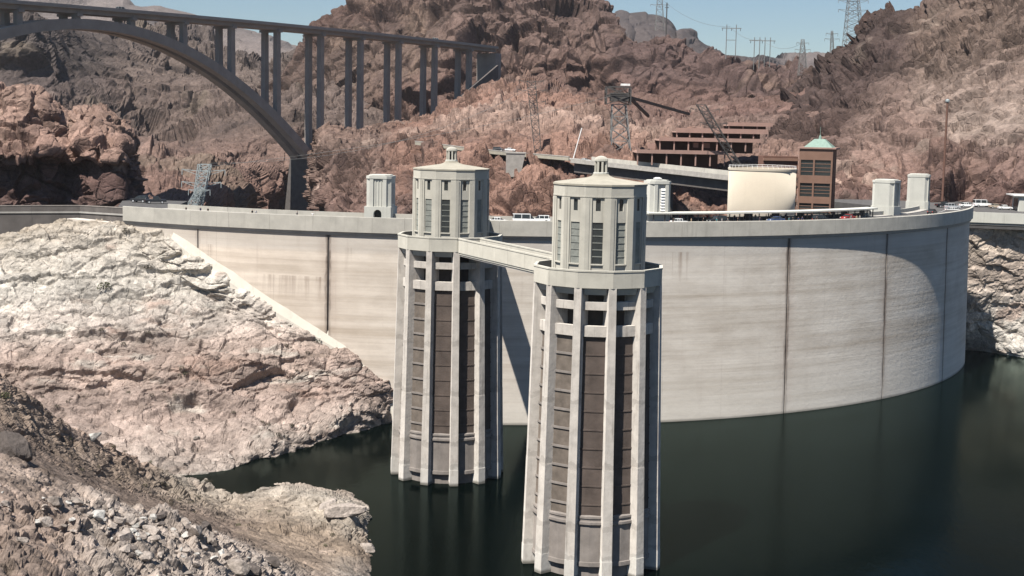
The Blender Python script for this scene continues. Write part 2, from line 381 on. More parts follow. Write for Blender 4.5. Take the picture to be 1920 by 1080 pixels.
# canyon wall seen under and through the arch
xs = (-300, -60, 60, 150, 250, 330, 420, 500, 560, 640, 760)
def row(ys, ds, xx): return [(x, y, d) for x, y, d in zip(xx, ys, ds)]
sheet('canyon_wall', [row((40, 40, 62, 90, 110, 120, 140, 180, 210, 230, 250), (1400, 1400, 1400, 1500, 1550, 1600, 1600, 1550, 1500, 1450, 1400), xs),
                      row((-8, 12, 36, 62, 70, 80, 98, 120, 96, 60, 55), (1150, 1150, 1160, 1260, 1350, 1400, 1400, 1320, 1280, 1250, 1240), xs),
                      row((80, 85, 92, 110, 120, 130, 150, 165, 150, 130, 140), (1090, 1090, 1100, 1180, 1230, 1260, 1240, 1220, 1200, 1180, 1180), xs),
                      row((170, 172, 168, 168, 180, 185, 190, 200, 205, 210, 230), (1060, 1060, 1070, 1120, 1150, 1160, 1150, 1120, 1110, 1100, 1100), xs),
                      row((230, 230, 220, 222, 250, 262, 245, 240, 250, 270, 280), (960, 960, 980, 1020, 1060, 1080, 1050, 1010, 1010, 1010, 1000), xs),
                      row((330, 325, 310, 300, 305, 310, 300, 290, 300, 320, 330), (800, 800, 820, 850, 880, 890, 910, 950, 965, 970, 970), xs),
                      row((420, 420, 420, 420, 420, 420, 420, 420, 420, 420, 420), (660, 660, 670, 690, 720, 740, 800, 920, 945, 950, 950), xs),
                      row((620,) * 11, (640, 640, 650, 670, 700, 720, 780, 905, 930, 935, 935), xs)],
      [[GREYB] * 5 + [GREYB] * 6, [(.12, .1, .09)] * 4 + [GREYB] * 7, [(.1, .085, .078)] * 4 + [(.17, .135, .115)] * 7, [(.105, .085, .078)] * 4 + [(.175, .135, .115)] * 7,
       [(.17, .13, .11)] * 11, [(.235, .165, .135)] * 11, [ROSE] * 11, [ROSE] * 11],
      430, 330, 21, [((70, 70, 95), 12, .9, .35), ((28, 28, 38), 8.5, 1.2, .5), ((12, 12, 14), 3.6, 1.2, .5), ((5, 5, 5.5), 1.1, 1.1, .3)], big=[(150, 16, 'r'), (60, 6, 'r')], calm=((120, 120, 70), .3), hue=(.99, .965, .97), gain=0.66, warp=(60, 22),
      patches=[((60, 60, 40), .25, .5, (.2, .165, .125), .6), ((25, 25, 60), .2, .45, (.085, .068, .062), .5)])

# the mountain behind the dam
xs = (470, 545, 590, 640, 700, 790, 900, 960, 1030, 1110, 1180, 1250, 1320, 1400, 1480, 1560, 1660)
sheet('mountain', [row((230, 200, 170, 120, 90, 40, 0, 0, 10, 60, 110, 120, 140, 160, 175, 190, 200), (1480,) * 17, xs),
                   row((190, 145, 104, 62, 25, -45, -80, -80, -65, 0, 96, 92, 122, 150, 160, 180, 195), (1275, 1270, 1240, 1240, 1240, 1260, 1270, 1250, 1220, 1190, 1120, 1110, 1090, 1065, 1045, 1010, 980), xs),
                   row((177, 130, 90, 48, 8, -60, -95, -95, -80, -15, 80, 76, 106, 136, 148, 172, 185), (1240, 1235, 1200, 1200, 1200, 1220, 1230, 1210, 1180, 1150, 1080, 1070, 1050, 1030, 1010, 980, 950), xs),
                   row((205, 158, 130, 104, 80, 48, 15, 10, 10, 38, 95, 100, 125, 148, 162, 184, 197), (1210, 1195, 1165, 1160, 1150, 1150, 1140, 1130, 1110, 1100, 1050, 1040, 1020, 1000, 980, 950, 920), xs),
                   row((230, 195, 180, 165, 150, 125, 95, 90, 90, 104, 130, 138, 155, 168, 180, 200, 212), (1175, 1160, 1130, 1120, 1110, 1100, 1090, 1080, 1070, 1060, 1025, 1015, 1000, 980, 955, 925, 900), xs),
                   row((270, 250, 235, 225, 210, 190, 165, 155, 150, 157, 172, 178, 188, 198, 206, 220, 232), (1140, 1125, 1100, 1090, 1080, 1070, 1060, 1050, 1040, 1030, 1000, 990, 975, 955, 930, 900, 870), xs),
                   row((330,) * 17, (1090, 1075, 1050, 1040, 1030, 1020, 1010, 1000, 990, 980, 950, 940, 925, 910, 890, 860, 830), xs),
                   row((420,) * 17, (1060, 1045, 1020, 1010, 1000, 990, 980, 970, 960, 950, 920, 910, 895, 880, 860, 830, 800), xs)],
      [[BROWN] * 17, [BROWN] * 17, [BROWN] * 6 + [(.165, .12, .105)] * 4 + [(.155, .112, .1)] * 7, [(.15, .11, .09)] * 6 + [(.18, .13, .11)] * 4 + [(.145, .102, .09)] * 7, [(.17, .125, .1)] * 6 + [(.21, .15, .125)] * 4 + [(.135, .096, .085)] * 7,
       [(.175, .125, .1)] * 5 + [(.20, .135, .11)] * 5 + [(.18, .12, .1)] * 7, [(.2, .14, .11)] * 17, [ROSE] * 17],
      760, 300, 33, [((64, 64, 90), 13, .9, .4), ((27, 27, 38), 10.5, 1.2, .6), ((12, 12, 15), 4.4, 1.2, .6), ((5.2, 5.2, 5.2), 1.2, 1.1, .35)], big=[(130, 12, 'r')], calm=((110, 110, 60), .5), hue=(1.0, .95, .96), gain=0.62, warp=(45, 15),
      patches=[((40, 40, 25), .28, .5, (.27, .2, .15), .45), ((22, 22, 50), .2, .5, (.1, .072, .062), .55)])
# pink rock bench between the mountain and the dam
xs = (588, 592, 604, 645, 700, 760, 820, 900, 960, 1030, 1110, 1200, 1290, 1380, 1470, 1560, 1660)
sheet('bench', [row((420, 420, 300, 290, 290, 270, 250, 220, 200, 220, 240, 250, 250, 250, 240, 250, 260), (960, 960, 930, 930, 930, 940, 950, 970, 970, 930, 900, 880, 860, 840, 820, 800, 780), xs),
                row((400, 290, 244, 242, 240, 224, 212, 172, 146, 160, 186, 192, 196, 196, 182, 186, 200), (860, 790, 770, 770, 790, 830, 860, 905, 900, 860, 830, 820, 800, 780, 760, 740, 720), xs),
                row((410, 310, 258, 254, 252, 240, 228, 196, 178, 186, 204, 212, 216, 216, 206, 208, 220), (840, 770, 735, 735, 750, 770, 780, 800, 800, 780, 760, 745, 730, 715, 700, 685, 670), xs),
                row((425, 340, 290, 276, 268, 258, 246, 230, 222, 224, 232, 238, 240, 240, 236, 238, 246), (820, 745, 700, 695, 695, 700, 700, 705, 705, 695, 685, 675, 665, 655, 645, 635, 620), xs),
                row((435, 370, 330, 310, 296, 286, 278, 270, 266, 266, 268, 272, 276, 278, 278, 280, 285), (800, 720, 670, 660, 650, 645, 640, 638, 635, 628, 620, 612, 605, 598, 590, 582, 570), xs),
                row((450, 400, 370, 350, 340, 330, 325, 320, 316, 314, 314, 316, 318, 320, 322, 326, 330), (790, 700, 640, 620, 608, 598, 590, 585, 580, 572, 565, 558, 552, 548, 542, 536, 528), xs),
                row((480, 440, 415, 400, 392, 388, 385, 382, 380, 378, 376, 376, 376, 376, 378, 380, 382), (780, 690, 615, 590, 575, 562, 552, 545, 538, 532, 526, 520, 516, 512, 508, 504, 500), xs),
                row((560, 500, 480, 470, 465, 462, 460, 460, 460, 460, 460, 460, 460, 460, 460, 460, 460), (770, 680, 600, 575, 560, 546, 536, 528, 520, 513, 507, 502, 498, 494, 490, 486, 482), xs)],
      [[ROSE] * 17, [(.27, .19, .15)] * 5 + [(.3, .2, .155)] * 4 + [(.21, .14, .115)] * 8, [(.26, .185, .15)] * 5 + [PINK] * 6 + [(.235, .155, .13)] * 6, [(.26, .19, .155)] * 5 + [(.43, .315, .255)] * 7 + [(.26, .185, .155)] * 5,
       [(.245, .17, .138)] * 5 + [PINK] * 8 + [(.30, .205, .165)] * 4, [(.235, .16, .132)] * 5 + [PINK] * 8 + [(.31, .21, .17)] * 4, [(.23, .155, .128)] * 6 + [PINK] * 11, [PINK] * 17],
      760, 330, 38, [((34, 34, 22), 5.5, 1.0, .4), ((15, 15, 9), 4.4, 1.25, .6), ((6.5, 6.5, 4.5), 1.9, 1.2, .6), ((2.8, 2.8, 2.4), .55, 1.1, .3)], big=[(70, 3.5, 'r')], calm=((70, 70, 32), .45), hue=(1.0, .965, .97), gain=0.57, warp=(26, 9),
      patches=[((30, 30, 18), .22, .5, (.5, .39, .32), .6), ((18, 18, 26), .2, .45, (.16, .115, .1), .6)])

# right-hand mountain
xs = (1440, 1510, 1560, 1620, 1680, 1740, 1800, 1870, 1960, 2080, 2250)
sheet('mountain_right', [row((300, 240, 200, 150, 130, 100, 50, 20, 0, 0, 0), (1000,) * 11, xs),
                   row((245, 172, 138, 72, 46, 26, -28, -60, -85, -100, -100), (830, 820, 800, 790, 780, 770, 760, 750, 730, 710, 680), xs),
                   row((232, 166, 132, 62, 34, 14, -45, -80, -100, -120, -120), (800, 790, 770, 760, 750, 740, 730, 720, 700, 680, 650), xs),
                   row((240, 185, 160, 110, 85, 70, 30, 0, -20, -30, -30), (730, 720, 710, 700, 690, 680, 670, 650, 640, 620, 600), xs),
                   row((262, 220, 200, 165, 140, 125, 110, 95, 85, 80, 80), (680, 665, 655, 645, 635, 625, 610, 600, 590, 575, 560), xs),
                   row((285, 250, 235, 215, 195, 180, 165, 155, 150, 150, 150), (640, 620, 610, 600, 590, 580, 565, 555, 545, 530, 520), xs),
                   row((310, 285, 275, 262, 248, 240, 232, 226, 222, 220, 220), (600, 580, 570, 560, 550, 540, 530, 520, 510, 500, 490), xs),
                   row((345, 330, 325, 318, 310, 305, 302, 300, 298, 296, 296), (550, 535, 525, 515, 508, 502, 497, 490, 485, 478, 470), xs),
                   row((385, 378, 375, 374, 372, 370, 370, 372, 374, 376, 378), (505, 496, 490, 486, 482, 479, 477, 474, 470, 465, 460), xs),
                   row((430, 420, 415, 412, 410, 408, 408, 410, 412, 414, 416), (490, 484, 480, 477, 474, 472, 470, 468, 464, 460, 456), xs),
                   row((560,) * 11, (488, 482, 478, 475, 472, 470, 468, 466, 462, 458, 454), xs)],
      [[BROWN] * 11, [BROWN] * 11, [(.14, .105, .092)] * 5 + [(.2, .15, .125)] * 6, [(.125, .092, .082)] * 5 + [(.25, .19, .155)] * 6, [(.14, .102, .09)] * 4 + [(.22, .165, .14)] * 1 + [(.33, .255, .21)] * 6, [(.2, .142, .122)] * 3 + [(.33, .245, .205)] * 2 + [(.46, .365, .305)] * 6,
       [(.27, .195, .165)] * 3 + [(.37, .27, .225)] * 3 + [(.5, .41, .345)] * 5, [(.31, .21, .17)] * 4 + [(.33, .225, .185)] * 3 + [(.37, .26, .22)] * 4, [(.30, .2, .17)] * 11, [(.3, .2, .17)] * 11, [PINK] * 11],
      420, 360, 47, [((50, 50, 34), 8, 1.0, .4), ((21, 21, 13), 5.8, 1.25, .6), ((9, 9, 6), 2.6, 1.2, .6), ((3.8, 3.8, 3), .75, 1.1, .3)], big=[(90, 6, 'r')], calm=((85, 85, 40), .5), hue=(1.01, .96, .96), gain=0.47, warp=(35, 12),
      patches=[((35, 35, 20), .25, .5, (.46, .38, .31), .55), ((20, 20, 34), .25, .5, (.13, .09, .078), .5)])

# red outcrop left of the dam, undercut by the road cutting
xs = (-320, -160, -40, 20, 70, 108, 128, 150, 190, 232, 248, 252, 256)
sheet('outcrop', [row((190, 190, 190, 190, 200, 230, 230, 225, 240, 265, 285, 330, 380), (470,) * 10 + (480, 500, 520), xs),
                  row((120, 140, 160, 168, 172, 205, 214, 206, 214, 240, 256, 320, 380), (425, 425, 425, 425, 425, 428, 430, 428, 430, 432, 440, 470, 500), xs),
                  row((180, 190, 205, 210, 215, 240, 248, 238, 244, 262, 280, 330, 385), (414, 414, 412, 411, 411, 414, 417, 414, 414, 416, 424, 460, 495), xs),
                  row((250, 255, 262, 266, 268, 276, 280, 272, 274, 282, 300, 340, 390), (404, 402, 400, 399, 399, 402, 406, 402, 401, 402, 414, 452, 490), xs),
                  row((285, 288, 290, 292, 290, 296, 310, 300, 298, 302, 315, 350, 394), (399, 396, 394, 393, 393, 398, 404, 398, 395, 396, 409, 448, 487), xs),
                  row((300, 302, 304, 305, 303, 306, 322, 312, 308, 312, 325, 356, 396), (403, 401, 400, 399, 400, 404, 409, 405, 400, 400, 412, 448, 486), xs),
                  row((350, 350, 350, 350, 350, 350, 352, 350, 350, 350, 355, 372, 400), (402, 400, 399, 399, 400, 403, 406, 403, 398, 397, 410, 446, 485), xs),
                  row((410,) * 13, (398, 397, 396, 396, 397, 399, 401, 399, 395, 394, 408, 445, 484), xs),
                  row((470,) * 13, (396, 395, 394, 394, 395, 397, 399, 397, 393, 392, 406, 444, 483), xs)],
      [(.28, .19, .15), (.3, .205, .165), (.31, .21, .17), (.31, .205, .165), (.28, .18, .145), (.17, .105, .09), (.14, .088, .077), (.17, .115, .1), (.17, .115, .1)],  # lower rows: dark rock, deepened by the brow's shade in the colour
      360, 330, 55, [((19, 19, 14), 3.4, 1.0, .6), ((8, 8, 6.5), 2.0, 1.15, .65), ((3.4, 3.4, 2.8), .6, 1, .5)], big=[(40, 1.6, 'r')], hue=(.98, .98, .98), gain=0.8, warp=(14, 4),
      patches=[((12, 12, 8), .25, .5, (.38, .275, .22), .5), ((9, 9, 22), .28, .5, (.12, .08, .07), .5)])

# pale hillside running up to the left end of the dam
def contact(px, py, off=1.6):
    p = at_dam(px, py, DAM_R - off); return ('w', *p)
def wz(px, py, z): return ('w', *at_z(px, py, z))
LEDGES = [[(-420, 600, 322), (-200, 575, 325), (0, 566, 326), (80, 574, 326), (150, 562, 328), (300, 548, 331), (380, 540, 336), (440, 530, 340)],
          [(-420, 515, 336), (-200, 500, 338), (0, 480, 341), (120, 470, 342), (250, 442, 346), (330, 440, 346), (440, 440, 346)],
          [(-420, 560, 328), (0, 540, 330), (60, 522, 332), (100, 512, 334), (170, 524, 333), (215, 505, 336), (280, 508, 336), (350, 503, 338), (440, 500, 340)],
          [(-420, 660, 310), (0, 636, 314), (120, 628, 317), (260, 640, 317), (330, 632, 320), (450, 615, 328), (600, 640, 325)],
          [(-420, 740, 299), (0, 712, 304), (140, 706, 306), (300, 716, 307), (420, 706, 311), (560, 690, 318), (700, 700, 320)],
          [(-420, 800, 290), (0, 790, 295), (200, 778, 298), (380, 760, 305), (520, 762, 312), (700, 750, 318)]]
LEDGES = [np.array([at(*q) for q in L_]) for L_ in LEDGES]
def hill_ledges(p, n, d):
    """overhanging ledges along the bedding: the rock above each line juts out, its underside in shade"""
    wob = 0.9 * fbm(p / 5.0, 91, 3); brk = 0.5 + 0.8 * fbm(p / 14.0, 93, 2)
    for k, L_ in enumerate(LEDGES):
        zl = np.interp(p[:, 0], L_[:, 0], L_[:, 2]) + wob
        h = p[:, 2] - zl
        d = d + np.clip(brk + .2 * (k % 2), 0, 1.1) * 1.5 * sstep(-.25, .1, h) * (1 - sstep(.6, 4.5, h))
    return d
sheet('hillside', [
    [wz(-420, 960, -9), wz(-200, 950, -9), wz(0, 945, -9), wz(150, 940, -9), wz(300, 930, -9), wz(440, 915, -9), wz(575, 872, -9), contact(770, 852, -1.0), contact(778, 849, 3.0)],
    [wz(-420, 915, 0), wz(-200, 905, 0), wz(0, 905, 0), wz(150, 900, 0), wz(300, 892, 0), wz(425, 882, 0), wz(548, 843, 0), contact(737, 796, -1.0), contact(745, 793, 3.0)],
    [(-420, 800, 292), (-200, 790, 294), (0, 785, 296), (140, 780, 298), (290, 775, 301), (420, 768, 305), (560, 752, 314), contact(707, 730, -1.0), contact(715, 727, 3.0)],
    [(-420, 715, 302), (-200, 705, 304), (0, 690, 307), (130, 685, 309), (270, 680, 312), (390, 675, 315), (520, 668, 321), contact(635, 664, -1.0), contact(643, 661, 3.0)],
    [(-420, 650, 312), (-200, 635, 315), (0, 612, 318), (115, 608, 320), (235, 605, 322), (335, 602, 325), (440, 600, 330), contact(530, 600, -1.0), contact(538, 597, 3.0)],
    [(-420, 585, 322), (-200, 565, 326), (0, 545, 329), (95, 542, 331), (190, 540, 332), (275, 538, 334), (355, 535, 337), contact(425, 533, -1.0), contact(433, 530, 3.0)],
    [(-420, 530, 332), (-200, 508, 336), (0, 482, 340), (80, 474, 341), (155, 470, 342), (215, 467, 343), (275, 463, 343), contact(328, 460, -1.0), contact(336, 457, 3.0)],
    [(-420, 495, 342), (-200, 470, 346), (0, 444, 350), (60, 424, 352), (130, 416, 353), (185, 413, 353), (250, 416, 352), (302, 428, 350), (316, 434, 352)],
    [(-420, 520, 352), (-200, 500, 358), (0, 470, 362), (60, 452, 364), (130, 444, 365), (185, 440, 365), (250, 440, 362), (302, 445, 358), (316, 450, 360)],
    [(-420, 660, 362), (-200, 640, 368), (0, 600, 372), (60, 580, 374), (130, 570, 375), (185, 560, 375), (250, 560, 370), (302, 560, 366), (316, 565, 368)]],
    [[PALEP] * 9, [(.43, .375, .33)] * 9, [(.38, .305, .265)] * 9, [(.4, .32, .275)] * 9, [(.46, .415, .37)] * 9, [(.49, .465, .415)] * 9, [(.51, .475, .415)] * 9, [(.42, .37, .3)] * 9, [TAN] * 9, [TAN] * 9],
    520, 460, 61, [((17, 17, 6), 1.4, 1.0, .35), ((7, 7, 3), .75, 1.1, .5), ((2.8, 2.8, 1.6), .3, 1.1, .5), ((1.1, 1.1, .8), .1, 1, .3)], big=[(45, 2.0, 'f'), (16, .9, 'r')], hue=(1.01, .985, .975), gain=0.8, warp=(12, 4),
    patches=[((16, 16, 6), .2, .5, (.39, .27, .215), .6), ((10, 10, 2.2), .2, .5, (.55, .53, .47), .55), ((7, 7, 3), .35, .55, (.25, .2, .165), .5)],
    post=hill_ledges)

# bank of pale rock past the right end of the dam
xs = (1780, 1812, 1850, 1890, 1930, 2000, 2150)
sheet('far_bank', [row((398, 398, 398, 398, 398, 398, 398), (452, 450, 448, 447, 446, 444, 440), xs),
                   row((414, 414, 414, 414, 415, 416, 418), (440, 438.5, 437.5, 437, 436, 433, 425), xs),
                   row((450, 450, 450, 452, 454, 456, 460), (440, 438.5, 437.5, 437, 436, 433, 425), xs),
                   row((520, 520, 520, 520, 522, 524, 530), (442, 440, 439, 438.5, 437, 433, 424), xs),
                   row((600, 600, 600, 602, 604, 608, 614), (445, 443, 442, 441, 439, 434, 424), xs),
                   [wz(1780, 655, 0), wz(1812, 657, 0), wz(1852, 661, 0), wz(1890, 667, 0), wz(1930, 672, 0), wz(2000, 680, 0), wz(2150, 695, 0)],
                   [wz(1780, 690, -8), wz(1812, 692, -8), wz(1852, 698, -8), wz(1890, 705, -8), wz(1930, 710, -8), wz(2000, 718, -8), wz(2150, 730, -8)]],
      [PALE, (.5, .43, .36), (.5, .42, .345), (.47, .39, .33), (.5, .46, .41), (.56, .53, .48), (.4, .38, .34)],
      230, 200, 71, [((11, 11, 7), .9, 1, .25), ((4.4, 4.4, 3), .4, 1.1, .3), ((1.9, 1.9, 1.5), .18, 1, .3)], big=[(28, 1.2, 'f')], gain=0.9, warp=(10, 3),
      patches=[((9, 9, 7), .25, .5, (.42, .28, .22), .5), ((10, 10, 3), .2, .5, (.56, .53, .48), .5)])

GL = np.array([at(*q)[:2] for q in ((-300, 770, 178), (-120, 795, 180), (0, 824, 182), (110, 880, 189), (220, 928, 196), (325, 960, 203), (425, 995, 209), (512, 1015, 212), (590, 1035, 212), (640, 1050, 212))])
def GULLY(p):
    """0 in the smooth dirt of the gully floor, 1 on the rocky sides"""
    best = np.full(len(p), 1e9)
    for a, b in zip(GL[:-1], GL[1:]):
        ab = b - a; t = np.clip(((p[:, :2] - a) @ ab) / (ab @ ab), 0, 1); q = a + t[:, None] * ab
        best = np.minimum(best, np.hypot(p[:, 0] - q[:, 0], p[:, 1] - q[:, 1]))
    return sstep(7.0, 16.0, best + 3.0 * fbm(p / 7.0, 77, 3))
# near slope at the lower left: dirt gully between a rocky shoulder and a rubble bank
sheet('near_slope', [
    [(-300, 760, 225), (-120, 740, 228), (0, 770, 232), (140, 860, 242), (260, 910, 255), (345, 930, 268), wz(450, 960, -6), wz(520, 900, -6), wz(600, 900, -6), wz(690, 925, -6), wz(760, 930, -6)],
    [(-300, 650, 205), (-120, 655, 208), (0, 706, 212), (140, 800, 224), (260, 862, 239), (345, 893, 254), wz(446, 926, .2), wz(500, 914, .8), (585, 922, 247), (655, 944, 240), wz(735, 975, -5)],
    [(-300, 690, 196), (-120, 700, 198), (0, 745, 202), (130, 835, 214), (245, 890, 226), (340, 922, 238), (440, 948, 246), (520, 945, 243), (590, 958, 238), (660, 985, 231), wz(738, 1015, -5)],
    [(-300, 745, 184), (-120, 765, 186), (0, 800, 189), (115, 868, 198), (225, 918, 206), (330, 950, 215), (430, 982, 222), (515, 995, 224), (590, 1010, 222), (665, 1030, 219), wz(738, 1060, -4)],
    [(-300, 800, 172), (-120, 825, 173), (0, 848, 174), (105, 893, 179), (215, 938, 185), (320, 968, 190), (420, 1006, 196), (510, 1035, 200), (590, 1060, 202), (670, 1085, 203), wz(738, 1110, -4)],
    [(-300, 830, 150), (-120, 850, 152), (0, 872, 154), (95, 902, 157), (205, 940, 161), (310, 972, 165), (405, 1002, 169), (500, 1048, 174), (580, 1098, 179), (670, 1140, 184), wz(738, 1170, -4)],
    [(-300, 930, 136), (-120, 940, 137), (0, 950, 139), (95, 972, 142), (205, 1005, 145), (310, 1035, 148), (405, 1065, 152), (500, 1110, 158), (580, 1150, 165), (670, 1190, 172), wz(738, 1230, -4)],
    [(-300, 1040, 122), (-120, 1050, 123), (0, 1060, 125), (95, 1080, 127), (205, 1100, 130), (310, 1130, 134), (405, 1160, 138), (500, 1200, 144), (580, 1240, 152), (670, 1280, 160), wz(738, 1310, -4)],
    [(-300, 1250, 104), (-120, 1260, 105), (0, 1260, 106), (95, 1270, 108), (205, 1280, 110), (310, 1300, 114), (405, 1330, 118), (500, 1360, 125), (580, 1400, 133), (670, 1430, 142), wz(738, 1450, -4)]],
    [[PALEP] * 11, [(.38, .29, .235)] * 5 + [(.44, .39, .33)] * 6, [(.30, .235, .185)] * 5 + [(.37, .31, .25)] * 3 + [(.47, .41, .34)] * 3, [DUST] * 7 + [(.33, .26, .2)] * 4, [DUST] * 7 + [(.3, .235, .185)] * 2 + [(.42, .37, .32)] * 2,
     [(.37, .295, .245)] * 4 + [(.44, .375, .325)] * 7, [(.33, .255, .21)] * 4 + [(.44, .375, .325)] * 7, [(.34, .265, .22)] * 4 + [(.44, .375, .325)] * 7, [RUBBLE] * 11],
    560, 400, 83, [((6.0, 6.0, 5), .95, 1, .5), ((2.6, 2.6, 2.2), .55, 1.1, .55), ((1.15, 1.15, 1.0), .3, 1.1, .5)], big=[(24, 1.0, 'f')], calm=((14, 14, 9), .45), gain=0.74, warp=(8, 2.4), fine=.12,
    patches=[((7, 7, 4), .25, .5, (.44, .35, .29), .5), ((5, 5, 3), .35, .55, (.22, .175, .13), .5)],
    post=lambda p, n, d: d * (0.35 + 0.65 * GULLY(p)))

# ------------------------------------------------------------------ lake
def water_mat():
    t = NT('lake_water'); v = t.coord((0.9, 0.35, 1), 'World'); v2 = t.coord((0.12, 0.05, 1), 'World')
    n = t.math('ADD', t.noise(1.0, 4, 0.6, v), t.math('MULTIPLY', t.noise(1.0, 3, 0.5, v2), 1.5))
    bp_ = t.new('ShaderNodeBump'); bp_.inputs['Strength'].default_value = 0.24; bp_.inputs['Distance'].default_value = 0.12; t.link(n, bp_.inputs['Height'])
    df = t.new('ShaderNodeBsdfDiffuse'); df.inputs[0].default_value = (0.0006, 0.0018, 0.0014, 1)            # dark green depth
    gl = t.new('ShaderNodeBsdfGlossy'); gl.inputs['Color'].default_value = (0.78, 0.98, 0.91, 1); t.link(bp_.outputs[0], gl.inputs['Normal'])
    wind = t.noise(1.0, 4, 0.6, t.coord((0.02, 0.008, 1), 'World')); mr = t.new('ShaderNodeMapRange'); mr.inputs[1].default_value = 0.35; mr.inputs[2].default_value = 0.65; mr.inputs[3].default_value = 0.09; mr.inputs[4].default_value = 0.24
    t.link(wind, mr.inputs[0]); t.link(mr.outputs[0], gl.inputs['Roughness'])
    fr = t.new('ShaderNodeFresnel'); fr.inputs[0].default_value = 1.085; mx = t.new('ShaderNodeMixShader'); t.link(fr.outputs[0], mx.inputs[0]); t.link(df.outputs[0], mx.inputs[1]); t.link(gl.outputs[0], mx.inputs[2])
    t.link(mx.outputs[0], t.n['Material Output'].inputs['Surface']); t.n.remove(t.b)
    return t.m
M['water'] = water_mat()
w = MB(); w.add([(-900, -200, 0), (900, -200, 0), (900, 480, 0), (-900, 480, 0)], [(0, 1, 2, 3)])
tag(w.build('lake', 'water'), kind='structure')
g = MB(); g.add([(-9000, -6000, -60), (9000, -6000, -60), (9000, 30000, -60), (-9000, 30000, -60)], [(0, 1, 2, 3)])
M['ground'] = weathered('desert_ground', (0.24, 0.19, 0.155), 0.2, 0.01, 0.0)
tag(g.build('ground', 'ground'), kind='structure')

# ------------------------------------------------------------------ desert haze
hz_ = MB().box(-2600, 2600, -400, 4600, -61, 420)
t = NT('haze'); t.n.remove(t.b); pv = t.new('ShaderNodeVolumePrincipled'); pv.inputs['Color'].default_value = (0.86, 0.9, 0.95, 1); pv.inputs['Density'].default_value = 0.000035; pv.inputs['Anisotropy'].default_value = 0.2
t.link(pv.outputs[0], t.n['Material Output'].inputs['Volume']); M['haze'] = t.m
tag(hz_.build('haze', 'haze'), kind='stuff')
